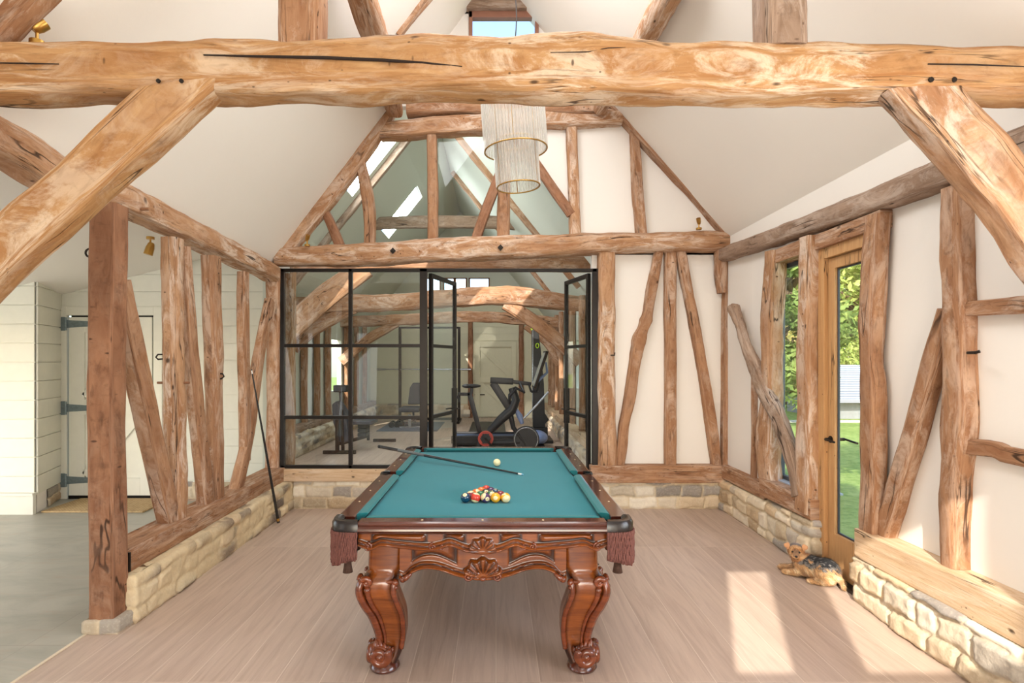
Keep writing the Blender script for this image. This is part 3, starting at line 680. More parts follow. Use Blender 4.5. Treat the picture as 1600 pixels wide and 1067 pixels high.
# --- right wall
XW = 2.47
def rw(name, pts, w, d, mt, lb, cat='post', X=XW, **k):
    return beam(name, [P(x, y, X=X) for x, y in pts], w, d, M[mt], n=(1, 0, 0), label=lb, cat=cat, **k)
rw('brace', [(1146, 480), (1175, 560), (1198, 615), (1218, 655), (1234, 705), (1248, 775)], [0.10, 0.11, 0.13, 0.15, 0.15, 0.13], 0.10, 'grey', 'twisted weathered brace crossing in front of the garden window', 'brace', X=2.42, rough=0.02, wob=0.02, sharp=3)
rw('stud', [(1179, 580), (1178, 750)], 0.055, 0.05, 'tan', 'thin short stud behind the twisted brace', rough=0.004, X=2.50)
rw('post', [(1212, 392), (1207, 520), (1206, 620), (1200, 700), (1207, 760)], [0.20, 0.20, 0.19, 0.26, 0.22], 0.14, 'pale', 'wavy-edged oak post left of the garden window', X=2.49, rough=0.014, wob=0.01, bumps=[(1.75, 0.15, 0.1)])
rw('post', [(1268, 370), (1265, 560), (1265, 700), (1264, 800)], [0.16, 0.17, 0.21, 0.22], 0.14, 'pale', 'worm-holed oak post between the garden window and the door', X=2.46, rough=0.008)
rw('post', [(1371, 335), (1364, 450), (1362, 560), (1364, 620), (1362, 832)], [0.13, 0.14, 0.115, 0.155, 0.15], 0.11, 'tan', 'broad wavy oak post right of the garden door', X=2.45, rough=0.010, wob=0.012)
rw('brace', [(1484, 486), (1455, 585), (1418, 715), (1383, 835)], [0.11, 0.13, 0.13, 0.13], 0.09, 'tan', 'oak brace with dark bark stain leaning against the knotty post', 'brace', X=2.48, rough=0.008)
g = G()
rw('post', [(1497, 292), (1497, 420), (1500, 520), (1501, 640), (1494, 760), (1494, 885)], [0.12, 0.125, 0.14, 0.15, 0.12, 0.10], 0.12, 'tan', 'knotty oak post on the right wall carrying two rails', X=2.48, rough=0.010, wob=0.012, bumps=[(1.7, 0.12, 0.15)])
beam('rail', [P(1512, 483, X=2.50), P(1600, 476, X=2.50), (2.50, 1.6, 1.86)], 0.085, 0.08, M['tan'], n=(1, 0, 0), label='upper horizontal rail at the right edge', cat='beam', rough=0.007)
beam('rail', [P(1512, 697, X=2.50), P(1560, 703, X=2.50), P(1610, 718, X=2.50), (2.50, 1.6, 1.15)], 0.08, 0.08, M['tan'], n=(1, 0, 0), label='lower horizontal rail at the right edge', cat='beam', rough=0.008)
# sills right
uvbox(tag(obj('sill_beam', G().box((2.44, 5.24, 0.34), (2.58, 6.27, 0.48)), M['tan'], bevel=0.012), 'oak sill between the far corner and the garden window', 'beam', kind='thing'))
uvbox(tag(obj('sill_beam', G().box((2.40, 4.40, 0.385), (2.62, 5.26, 0.545)), M['tan'], bevel=0.010), 'squared oak sill under the garden window', 'beam', kind='thing'))
uvbox(tag(obj('sill_beam', G().box((2.385, -1.4, 0.305), (2.54, 3.84, 0.495)), M['sawn'], bevel=0.012), 'long pale oak sill on the sunlit stone plinth', 'beam', kind='thing'))
uvbox(tag(obj('head_beam', G().box((2.44, 4.52, 2.46), (2.60, 5.16, 2.58)), M['tan'], bevel=0.008), 'oak head beam over the garden window', 'beam', kind='thing'))
uvbox(tag(obj('head_beam', G().box((2.44, 3.66, 2.455), (2.60, 4.42, 2.57)), M['tan'], bevel=0.008), 'oak head beam over the garden door', 'beam', kind='thing'))

# --- garden window and door
wn = thing('window_2', 'narrow fixed garden window beside the door', 'window', (2.62, 4.83, 0.55), kind='structure')
g = G()
g.box((2.56, 5.18, 0.55), (2.60, 5.22, 2.46)); g.box((2.56, 4.54, 0.55), (2.60, 4.58, 2.46)); g.box((2.56, 4.58, 0.55), (2.60, 5.18, 0.59)); g.box((2.56, 4.58, 2.42), (2.60, 5.18, 2.46))
obj('window_frame', g, plain('dark_grey_frame', (74, 80, 88), 0.4), wn, bevel=0.003)
obj('pane', G().box((2.576, 4.57, 0.58), (2.584, 5.19, 2.43)), M['glass'], wn)
obj('window_sill', G().box((2.50, 4.56, 0.54), (2.75, 5.22, 0.556)), plain('slate_sill', (176, 184, 196), 0.5), wn, bevel=0.003)
dr = thing('door_1', 'glazed oak door to the garden', 'door', (2.54, 4.05, 0), kind='structure')
g = G(); g.box((2.47, 4.34, 0.0), (2.58, 4.42, 2.455)); g.box((2.536, 3.745, 0.0), (2.58, 3.765, 2.455)); g.box((2.47, 3.74, 2.375), (2.58, 4.34, 2.455))
uvbox(obj('door_frame', g, M['joinery'], dr, bevel=0.004))
g = G(); g.box((2.50, 4.255, 0.03), (2.535, 4.335, 2.37)); g.box((2.50, 3.765, 0.03), (2.535, 3.80, 2.37)); g.box((2.50, 3.80, 2.29), (2.535, 4.255, 2.37)); g.box((2.50, 3.80, 0.03), (2.535, 4.255, 0.33))
uvbox(obj('door_leaf', g, M['joinery'], dr, bevel=0.004))
g = G(); g.box((2.522, 4.245, 0.33), (2.536, 4.257, 2.29)); g.box((2.522, 3.80, 0.33), (2.536, 3.812, 2.29)); g.box((2.522, 3.812, 0.33), (2.536, 4.245, 0.342)); g.box((2.522, 3.812, 2.278), (2.536, 4.245, 2.29))
obj('glazing_bead', g, plain('dark_bead', (54, 60, 70), 0.4), dr)
obj('pane', G().box((2.526, 3.81, 0.34), (2.532, 4.247, 2.28)), M['glass'], dr)
g = G(); g.cyl((2.50, 4.30, 1.02), (2.46, 4.30, 1.02), 0.012, 12); g.tube([(2.46, 4.305, 1.02), (2.455, 4.29, 1.02), (2.455, 4.18, 1.015)], 0.008, 8); g.cyl((2.50, 4.30, 1.02), (2.494, 4.30, 1.02), 0.026, 16)
obj('door_handle', g, M['iron'], dr, smooth=True, clean=True)
g = G(); g.cyl((2.535, 4.30, 1.02), (2.60, 4.30, 1.02), 0.012, 12); g.tube([(2.60, 4.305, 1.02), (2.605, 4.29, 1.02), (2.605, 4.15, 1.01)], 0.008, 8)
obj('outside_handle', g, M['iron'], dr, smooth=True)
obj('threshold', G().box((2.44, 3.75, 0.0), (2.75, 4.42, 0.028)), M['iron'], dr, bevel=0.004)

# --- annex door, three strap hinges
da = thing('door_2', 'white ledged and braced door behind the left studs', 'door', (-4.46, YA, 0), kind='structure')
dx0, dx1 = -5.0, -3.99
g = G(); g.box((dx0+0.02, YA-0.01, 0.04), (dx1-0.02, YA+0.03, 2.12))
n = 8
obj('door_leaf', g, M['shiplap'], da)
g = G()
for a, b in (((dx0+.02, 0.04), (dx0+.20, 2.12)), ((dx1-.16, 0.04), (dx1-.02, 2.12)), ((dx0+.20, 0.04), (dx1-.16, 0.24)), ((dx0+.20, 0.98), (dx1-.16, 1.16)), ((dx0+.20, 1.94), (dx1-.16, 2.12))): g.box((a[0], YA-0.035, a[1]), (b[0], YA-0.008, b[1]))
g.bar((dx0+.22, YA-0.022, 0.26), (dx1-.2, YA-0.022, 0.96), 0.13, 0.026); g.bar((dx0+.22, YA-0.022, 1.18), (dx1-.2, YA-0.022, 1.92), 0.13, 0.026)
obj('door_brace', g, M['shiplap'], da, bevel=0.003)
g = G(); g.box((dx0-.08, YA-.045, 0), (dx0, YA-.018, 2.24)); g.box((dx1+.0, YA-.045, 0), (dx1+.10, YA-.018, 2.24)); g.box((dx0, YA-.045, 2.14), (dx1, YA-.018, 2.24))
obj('door_frame', g, M['shiplap'], da, bevel=0.004)
obj('door_gap', G().box((dx0, YA+.03, 0.0), (dx1, YA+.05, 2.15)), M['black'], da)
obj('weather_bar', G().box((dx0+.01, YA-.03, 0.0), (dx1-.01, YA+.02, 0.038)), M['black'], da)
for z in (2.04, 1.06, 0.22):
    g = G(); g.prism([Vector((dx0+.0, YA-.042, z-.045)), Vector((dx0+.58, YA-.042, z-.012)), Vector((dx0+.60, YA-.042, z)), Vector((dx0+.58, YA-.042, z+.012)), Vector((dx0, YA-.042, z+.045))], (0, 0.008, 0))
    g.box((dx0-.085, YA-.055, z-.08), (dx0-.012, YA-.044, z+.08)); g.cyl((dx0-.005, YA-.052, z-.075), (dx0-.005, YA-.052, z+.075), 0.013, 10)
    obj('hinge', g, M['galv'], da)
g = G(); g.cbox((dx1-.03, YA-.05, 1.0), (0.06, 0.02, 0.14)); g.ball((dx1-.03, YA-.09, 1.03), 0.025); g.cyl((dx1-.03, YA-.05, 1.03), (dx1-.03, YA-.09, 1.03), 0.01); g.ball((dx1-.10, YA-.06, 1.18), 0.016)
obj('door_latch', g, M['black'], da, smooth=True)
# ---------------------------------------------------------------- black glazed screen with two open leaves
X_ = lambda px: (px-CX)/F*YF
Zs = lambda py: EYE+(CY-py)/F*YF
scr = thing('glazed_screen', 'black steel framed glass screen between billiard room and gym', 'screen', (-1.0, YF, 0.43), kind='structure')
yb = YF+0.0; d0, d1 = yb-0.025, yb+0.025
g = G()
zt, zb = Zs(420), 0.435; m1, m2 = Zs(540), Zs(652); vx = [X_(440), X_(548), X_(659)]
g.box((vx[0]-.01, d0, zb), (vx[0]+.035, d1, zt)); g.box((vx[1]-.02, d0, zb), (vx[1]+.02, d1, zt)); g.box((vx[2]-.02, d0, zb), (vx[2]+.06, d1, zt))
g.box((vx[0], d0, zt-.035), (X_(932), d1, zt)); g.box((vx[0], d0, zb), (vx[2]+.04, d1, zb+.035))
g.box((vx[0], d0+.005, m1-.018), (vx[2], d1-.005, m1+.018)); g.box((vx[0], d0+.005, m2-.018), (vx[2], d1-.005, m2+.018))
g.box((X_(925), d0, 0), (X_(934), d1, zt)); g.box((vx[2]+.02, d0, 0), (vx[2]+.06, d1, zb))
obj('screen_frame', g, M['black'], scr, bevel=0.003)
for i in range(2):
    for a, b in ((zb+.035, m2-.018), (m2+.018, m1-.018), (m1+.018, zt-.035)):
        obj('pane', G().box((vx[i]+.02, yb-.004, a), (vx[i+1]-.02, yb+.004, b)), M['glass'], scr)
zl = zt-0.045
def leaf(hx, hy, fx, fy, lb, side):
    t = thing('door_3' if side < 0 else 'door_4', lb, 'door', (hx, hy, 0), kind='structure')
    a = Vector((hx, hy, 0)); b = Vector((fx, fy, 0)); d = (b-a); L = d.length; d.normalize(); nn = Vector((d.y, -d.x, 0))
    mt = Matrix(((d.x, nn.x, 0, hx), (d.y, nn.y, 0, hy), (0, 0, 1, 0), (0, 0, 0, 1)))
    g = G(); g.box((0, -.02, 0.01), (.045, .02, zl), mt); g.box((L-.045, -.02, 0.01), (L, .02, zl), mt)
    for z0, z1 in ((.01, .10), (m2-.02, m2+.02), (m1-.018, m1+.018), (zl-.045, zl)): g.box((.04, -.02, z0), (L-.04, .02, z1), mt)
    obj('leaf_frame', g, M['black'], t, bevel=0.003)
    for z0, z1 in ((.10, m2-.02), (m2+.02, m1-.018), (m1+.018, zl-.045)):
        obj('pane', G().box((.045, -.004, z0), (L-.045, .004, z1), mt), M['glass'], t)
    g = G(); g.box((L-.055, -.028, .86), (L+.0, .028, 1.28), mt)
    obj('lock_case', g, M['black'], t, bevel=.003)
    g = G()
    for sgn in (-1, 1): g.tube([mt @ Vector((L-.03, 0, 1.03)), mt @ Vector((L-.03, sgn*.06, 1.03)), mt @ Vector((L-.14, sgn*.062, 1.03))], 0.008, 8)
    obj('door_handle', g, M['iron'], t, smooth=True)
leaf(X_(672), YF+.02, -0.50, 7.06, 'left leaf of the black steel doors, folded open into the gym', -1)
leaf(X_(921), YF+.02, 0.845, 6.98, 'right leaf of the black steel doors, folded open into the gym', 1)
# glass in the truss above the beam
def tp(px, py): return P(px, py, Y=YF+0.07)
g = G(); g.prism([tp(450, 392), tp(610, 196), tp(898, 196), tp(898, 378)], (0, 0.008, 0)); struct('window_3', g, glass('coated_glass', refl=0.4), 'clear glass filling the left of the far truss')

# ---------------------------------------------------------------- gym beyond
GX0, GX1, GY1 = -3.6, 1.52, 16.5; gcx = (GX0+GX1)/2; gz = 2.72; gr = gz+1.25*(gcx-GX0)
wall_with_holes('wall_gym_left', 'x', GX0-0.1, 0.1, 6.82, GY1, 0, gz+.05, [(7.6, 8.9, 1.1, 2.0), (12.6, 13.4, 0.95, 2.1)], M['gymwall'])
wall_with_holes('wall_gym_right', 'x', GX1, 0.1, 6.62, GY1, 0, gz+.05, [(9.9, 10.9, 1.1, 2.0)], M['gymwall'])
wall_with_holes('wall_gym_front', 'y', 6.82, 0.08, GX0-.1, -2.53, 0, 2.9, [], M['gymwall'])
g = G(); g.box((-2.60, 6.42, 0), (-2.53, 6.90, 2.9)); struct('wall_gym_side', g, M['gymwall'])
boards('wall_gym_back', (GX0, GY1), (GX1, GY1), 0.40, 3.52, 0.2, M['gymboards'], 'cream boarded end wall of the gym', holes=[(-0.61-GX0, 0.59-GX0, 0, 2.2)])
hx = [(-2.05, -1.62), (-1.48, -1.22), (-1.15, -0.87), (-0.74, -0.22)]
wall_with_holes('wall_gym_gable', 'y', GY1, 0.1, GX0, GX1, 3.52, 4.2, [(a, b, 3.62, 3.98) for a, b in hx], M['gymwall'])
g = G(); g.prism([Vector((GX0+1.0, GY1, 4.2)), Vector((GX1-1.0, GY1, 4.2)), Vector((gcx, GY1, gr+.1))], (0, .1, 0)); struct('wall_gym_apex', g, M['gymwall'])
g = G()
for a, b in hx:
    g.box((a-.03, GY1-.02, 3.60), (b+.03, GY1+.02, 3.63)); g.box((a-.03, GY1-.02, 3.97), (b+.03, GY1+.02, 4.0)); g.box((a-.04, GY1-.02, 3.6), (a, GY1+.02, 4.0)); g.box((b, GY1-.02, 3.6), (b+.04, GY1+.02, 4.0))
uvbox(tag(struct('window_4', g, M['brown']), 'row of small windows high in the gym end wall', 'window'))
gh = [(0.50, 0.78, 8.6, 9.4), (0.50, 0.78, 11.8, 12.6)]
slab('ceiling_gym_left', (GX0-.05, gz-.06), (gcx, gr), 6.47, GY1, 0.12, M['gymwall'], 'grey-green sloping gym ceiling with skylights', gh)
slab('ceiling_gym_right', (GX1+.05, gz-.06), (gcx, gr), 6.47, GY1, 0.12, M['gymwall'], 'pale right slope of the gym ceiling')
stones('plinth_gym_left', [(GX0+.28, 7.0), (GX0+.28, GY1)], 0.36, 0.25, 'rubble stone plinth along the left gym wall', 31, 0.05, res=0.04, inward=1)
stones('plinth_gym_right', [(GX1-.22, GY1), (GX1-.22, 6.7)], 0.30, 0.2, 'rubble stone plinth along the right gym wall', 32, 0.05, res=0.04, inward=1)
stones('plinth_gym_back', [(GX0, GY1-.06), (-0.74, GY1-.06)], 0.38, 0.05, 'stone footing of the gym end wall', 33, 0.04, res=0.04)
# gym door and oak jambs
dg = thing('door_5', 'cream ledged and braced door in the gym end wall', 'door', (0.0, GY1, 0), kind='structure')
a0, a1 = -0.60, 0.58
obj('door_leaf', G().box((a0-.02, GY1-.0, .0), (a1+.02, GY1+.04, 2.25)), M['gymboards'], dg)
g = G()
for a, b in (((a0, .03), (a0+.14, 2.18)), ((a1-.14, .03), (a1, 2.18)), ((a0+.14, .03), (a1-.14, .2)), ((a0+.14, 1.0), (a1-.14, 1.16)), ((a0+.14, 2.02), (a1-.14, 2.18))): g.box((a[0], GY1-.055, a[1]), (b[0], GY1, b[1]))
g.bar((a0+.16, GY1-.018, 2.0), (a1-.16, GY1-.018, 1.18), .12, .05); g.bar((a0+.16, GY1-.018, .98), (a1-.16, GY1-.018, .22), .12, .05)
obj('door_brace', g, M['gymboards'], dg, bevel=.003)
obj('door_shadow_gap', G().box((a0-.03, GY1+.04, 0), (a1+.03, GY1+.06, 2.22)), M['black'], dg)
g = G(); g.box((a0-.01, GY1-.04, 1.04), (a0+.28, GY1-.03, 1.07)); g.box((a0-.01, GY1-.04, .64), (a0+.28, GY1-.03, .67)); g.box((a0+.05, GY1-.05, .66), (a0+.08, GY1-.03, 1.05))
obj('door_latch', g, M['iron'], dg)
def gt(name, pts, w, d, mt, lb, cat='beam', **k): beam(name, pts, w, d, M[mt], label=lb, cat=cat, step=0.09, segs=12, **k)
gt('post', [(a0-.13, GY1-.04, 0), (a0-.13, GY1-.04, 2.75)], .14, .08, 'brown', 'dark oak jamb left of the gym door', 'post')
gt('post', [(a1+.14, GY1-.04, 0), (a1+.14, GY1-.04, 2.75)], .14, .08, 'brown', 'dark oak jamb right of the gym door', 'post')
# gym trusses
gt('tie_beam', [(GX0, 8.2, 2.98), (gcx, 8.2, 3.02), (GX1, 8.2, 2.98)], .22, .2, 'tan', 'first tie beam of the gym, just beyond the screen')
gt('brace', [(-3.62, 8.2, 1.35), (-3.02, 8.2, 1.97), (-2.50, 8.2, 2.46), (-1.85, 8.2, 2.95)], [.30, .34, .34, .30], .12, 'tan', 'broad brace of the first gym truss, seen in the upper left panes', 'brace')
gt('tie_beam', [(GX0, 10.2, 2.60), (-1.6, 10.2, 2.66), (-.6, 10.2, 2.74), (.3, 10.2, 2.76), (GX1, 10.2, 2.62)], [.28, .3, .32, .34, .28], .24, 'tan', 'bowed second tie beam of the gym, crossing behind the open doors', rough=.02)
gt('brace', [(-3.6, 10.2, 1.85), (-3.2, 10.2, 2.2), (-2.5, 10.2, 2.55)], [.26, .24, .2], .14, 'tan', 'left brace of the second gym truss', 'brace')
gt('brace', [(1.5, 10.2, 1.6), (1.05, 10.2, 2.02), (.6, 10.2, 2.36), (.15, 10.2, 2.62)], [.24, .25, .25, .2], .14, 'tan', 'right brace of the second gym truss', 'brace')
gt('tie_beam', [(GX0, 13.4, 2.52), (-1.6, 13.4, 2.60), (-.3, 13.4, 2.64), (GX1, 13.4, 2.5)], [.24, .26, .26, .24], .22, 'tan', 'third tie beam of the gym, above the far boarded wall', rough=.02)
gt('brace', [(-3.6, 13.4, 1.6), (-3.0, 13.4, 2.1), (-2.3, 13.4, 2.5)], [.24, .22, .2], .14, 'tan', 'left brace of the third gym truss', 'brace')
gt('brace', [(1.5, 13.4, 1.55), (1.2, 13.4, 2.05), (.7, 13.4, 2.45)], [.26, .24, .2], .14, 'tan', 'right brace of the third gym truss', 'brace')
gt('collar_beam', [(-3.0, 11.2, 4.26), (gcx, 11.2, 4.32), (.6, 11.2, 4.28)], .24, .14, 'grey', 'collar beam of the gym roof, seen through the truss glass')
gt('rafter', [(-3.4, 9.6, 2.9), (gcx-.1, 9.6, 5.75)], .14, .12, 'grey', 'left rafter of the second gym truss', 'rafter')
gt('rafter', [(1.4, 9.6, 2.85), (gcx+.1, 9.6, 5.75)], .14, .12, 'tan', 'right rafter of the second gym truss', 'rafter')
gt('rafter', [(1.4, 12.6, 2.85), (gcx+.1, 12.6, 5.75)], .13, .12, 'tan', 'right rafter of the third gym truss', 'rafter')
ORD = ['first', 'second', 'third', 'fourth', 'fifth', 'sixth', 'seventh', 'eighth', 'ninth', 'tenth']
ys = [7.6, 8.4, 9.1, 9.8, 10.6, 11.3, 12.1, 13.6, 14.5, 15.4]
for i, y in enumerate(ys):
    o = beam('stud', [(GX0+.08, y, .45), (GX0+.08+rnd(-.02, .02), y+rnd(-.05, .05), 1.5), (GX0+.08, y, gz)], rnd(.13, .18), .1, M['tan'], n=(1, 0, 0), label='oak stud on the left gym wall, %s from the glazed screen' % ORD[i], cat='post', group='studs of the left gym wall', step=.09, segs=12)
    if y > 7: uvbox
beam('sill_beam', [(GX0+.1, 7.0, .42), (GX0+.1, 16.4, .42)], .15, .2, M['grey'], n=(1, 0, 0), label='oak sill along the left gym wall', cat='beam', step=.1, segs=12)
beam('rail', [(GX0+.1, 7.6, 1.06), (GX0+.1, 8.95, 1.06)], .1, .14, M['grey'], n=(1, 0, 0), label='sill rail below the left gym window', cat='beam', step=.1, segs=12)
for i, y in enumerate([7.8, 8.9, 9.8, 11.0, 11.7, 12.9, 13.9, 14.8, 15.6]):
    beam('stud', [(GX1-.06, y, .3), (GX1-.06, y+rnd(-.05, .05), 1.5), (GX1-.06, y, gz)], rnd(.13, .18), .1, M['tan'], n=(1, 0, 0), label='oak stud on the right gym wall, %s from the folded door leaf' % ORD[i], cat='post', group='studs of the right gym wall', step=.09, segs=12)
beam('sill_beam', [(GX1-.1, 6.7, .36), (GX1-.1, 16.4, .36)], .14, .2, M['sawn'], n=(1, 0, 0), label='oak sill along the right gym wall', cat='beam', step=.1, segs=12)

gt('post', [(-2.52, 7.0, 0), (-2.50, 7.0, 2.95)], .13, .12, 'pale', 'pale post just inside the gym behind the left panes', 'post')
k = N('frosted_skylight'); t_ = k.n('ShaderNodeBsdfTranslucent'); t_.inputs[0].default_value = (.9, .93, .96, 1); d_ = k.n('ShaderNodeBsdfTransparent'); m_ = k.n('ShaderNodeMixShader'); m_.inputs[0].default_value = .35
k.l(t_.outputs[0], m_.inputs[1]); k.l(d_.outputs[0], m_.inputs[2]); k.l(m_.outputs[0], k.out.inputs[0])
for i, (ya, yb_) in enumerate(((8.6, 9.4), (11.8, 12.6))):
    sp_ = lambda t: (GX0-.05+(gcx-GX0+.05)*t, gz-.06+(gr-gz+.06)*t)
    (xa, za), (xb, zb_) = sp_(.5), sp_(.78)
    struct('window_%d' % (5+i), G().prism([Vector((xa, ya, za+.10)), Vector((xb, ya, zb_+.10)), Vector((xb, ya, zb_+.11)), Vector((xa, ya, za+.11))], (0, yb_-ya, 0)), k.m, 'roof light in the left slope of the gym')

# ================================================================ POOL TABLE
TX, TYN, TYF, TW = -0.066, 2.79, 5.29, 0.74      # centre line, near edge, far edge, half width
TC = (TYN+TYF)/2; CZ = 0.79; RZ = 0.82
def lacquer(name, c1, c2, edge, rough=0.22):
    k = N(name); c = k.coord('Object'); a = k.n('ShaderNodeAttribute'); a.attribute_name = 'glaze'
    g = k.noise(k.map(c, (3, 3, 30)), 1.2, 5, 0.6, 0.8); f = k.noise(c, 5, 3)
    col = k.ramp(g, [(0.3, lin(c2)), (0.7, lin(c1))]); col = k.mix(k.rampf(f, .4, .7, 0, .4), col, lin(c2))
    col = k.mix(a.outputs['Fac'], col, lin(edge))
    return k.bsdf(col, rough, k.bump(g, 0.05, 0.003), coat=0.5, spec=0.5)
M['amber'] = lacquer('amber_lacquered_wood', (154, 82, 28), (104, 50, 17), (38, 13, 7))
M['mahog'] = lacquer('dark_mahogany', (96, 46, 30), (58, 25, 18), (34, 13, 10), 0.18)
M['carve'] = lacquer('carved_russet_wood', (134, 66, 32), (84, 36, 18), (40, 15, 8), 0.2)
def cloth(name, rgb):
    k = N(name); c = k.coord('Object'); f = k.noise(c, 260, 2); f2 = k.noise(c, 3, 3)
    b = lin(rgb); col = k.ramp(f2, [(.3, tuple(v*.94 for v in b)), (.7, b)])
    return k.bsdf(col, 0.92, k.bump(f, .1, .001), spec=.15, sheen=.15)
M['cloth'] = cloth('green_baize', (34, 126, 138)); M['cushion'] = cloth('green_baize_cushion', (34, 112, 116))
M['leather'] = plain('black_leather', (26, 19, 18), 0.24, var=.15, bump=.2)
M['pearl'] = plain('pearl_inlay', (240, 222, 180), .25)
M['fringe'] = plain('maroon_cord', (108, 66, 58), .85, var=.25, scale=120)
M['tassel'] = plain('dark_brown_cord', (70, 46, 34), .8, var=.25, scale=90)

pt = thing('pool_table', 'carved amber mahogany pool table with green cloth, fringed pockets and scrolled legs', 'pool table', (TX, TC, 0))
def add_glaze(o, vals):
    at = o.data.attributes.new('glaze', 'FLOAT', 'POINT'); at.data.foreach_set('value', vals)
obj('slate_bed', G().box((TX-.66, TYN+.08, .735), (TX+.66, TYF-.08, .788)), M['mahog'], pt)
obj('bed_cloth', G().box((TX-TW+.13, TYN+.125, .786), (TX+TW-.13, TYF-.125, CZ)), M['cloth'], pt)
def sm(x, a, b):
    t = min(1, max(0, (x-a)/(b-a))); return t*t*(3-2*t)
# rails: mahogany cap rails between pockets
rails = []
def rail(p, q, out, name='rail'):
    """cap rail from p to q (x,y), profile across with a moulded outer edge; out = outward unit vector"""
    p = Vector((*p, 0)); q = Vector((*q, 0)); o = Vector((*out, 0))
    prof = [(-.095, .765), (-.095, RZ-.004), (-.088, RZ), (-.015, RZ+.001), (-.004, RZ-.004), (0, RZ-.012), (-.004, RZ-.022), (.006, RZ-.030), (.008, RZ-.042), (-.002, RZ-.050), (-.012, RZ-.056), (-.014, .760)]
    g = G(); g.prism([p+o*a+Vector((0, 0, z)) for a, z in prof], q-p)
    return obj(name, g, M['mahog'], pt, bevel=.0015)
cc = .105   # corner cut length
hy = TC; sp = .055
L, Rr = TX-TW, TX+TW
rs = [rail((L+cc+.03, TYN), (Rr-cc-.03, TYN), (0, -1), 'end_rail'), rail((L+cc+.03, TYF), (Rr-cc-.03, TYF), (0, 1), 'end_rail')]
for sx, ox in ((L, -1), (Rr, 1)):
    rs.append(rail((sx, TYN+cc+.01), (sx, hy-sp), (ox, 0), 'side_rail')); rs.append(rail((sx, hy+sp), (sx, TYF-cc-.01), (ox, 0), 'side_rail'))
def cush(p, q, inn):
    """cushion along p-q (the back line), nose toward inn, mitred ends"""
    p = Vector((*p, 0)); q = Vector((*q, 0)); n = Vector((*inn, 0)); d = (q-p).normalized()
    prof = [(0, .79), (0, RZ+.001), (.012, RZ+.004), (.040, RZ+.001), (.052, RZ-.006), (.045, RZ-.014), (.03, .79)]
    g = G(); A = [p+d*(a*.8)+n*a+Vector((0, 0, z)) for a, z in prof]; B = [q-d*(a*.8)+n*a+Vector((0, 0, z)) for a, z in prof]
    m = len(A); g.v = [tuple(v) for v in A+B]; g.f = [tuple(range(m-1, -1, -1)), tuple(range(m, 2*m))]+[(i, (i+1) % m, m+(i+1) % m, m+i) for i in range(m)]
    return obj('cushion', g, M['cushion'], pt, bevel=.0015)
w0 = .094
cush((L+w0+.06, TYN+w0), (Rr-w0-.06, TYN+w0), (0, 1)); cush((L+w0+.06, TYF-w0), (Rr-w0-.06, TYF-w0), (0, -1))
for sx, nx in ((L+w0, 1), (Rr-w0, -1)):
    cush((sx, TYN+w0+.06), (sx, hy-.055), (nx, 0)); cush((sx, hy+.055), (sx, TYF-w0-.06), (nx, 0))
# sights
def sight(x, y, par):
    g = G(); g.prism([Vector((x-.006, y, RZ)), Vector((x, y-.010, RZ)), Vector((x+.006, y, RZ)), Vector((x, y+.010, RZ))], (0, 0, .0018)); obj('sight', g, M['pearl'], par)
PL0, PL1 = TYN+.145, TYF-.145; PH = PL1-PL0
for i in (1, 2, 3, 5, 6, 7):
    y = PL0+PH*i/8
    for k, sx in ((0, L+.045), (1, Rr-.045)): sight(sx, y, rs[2+2*k+(1 if i > 4 else 0)])
for i in (1, 2, 3):
    x = L+.145+(2*TW-.29)*i/4
    for k, y in ((0, TYN+.045), (1, TYF-.045)): sight(x, y, rs[k])
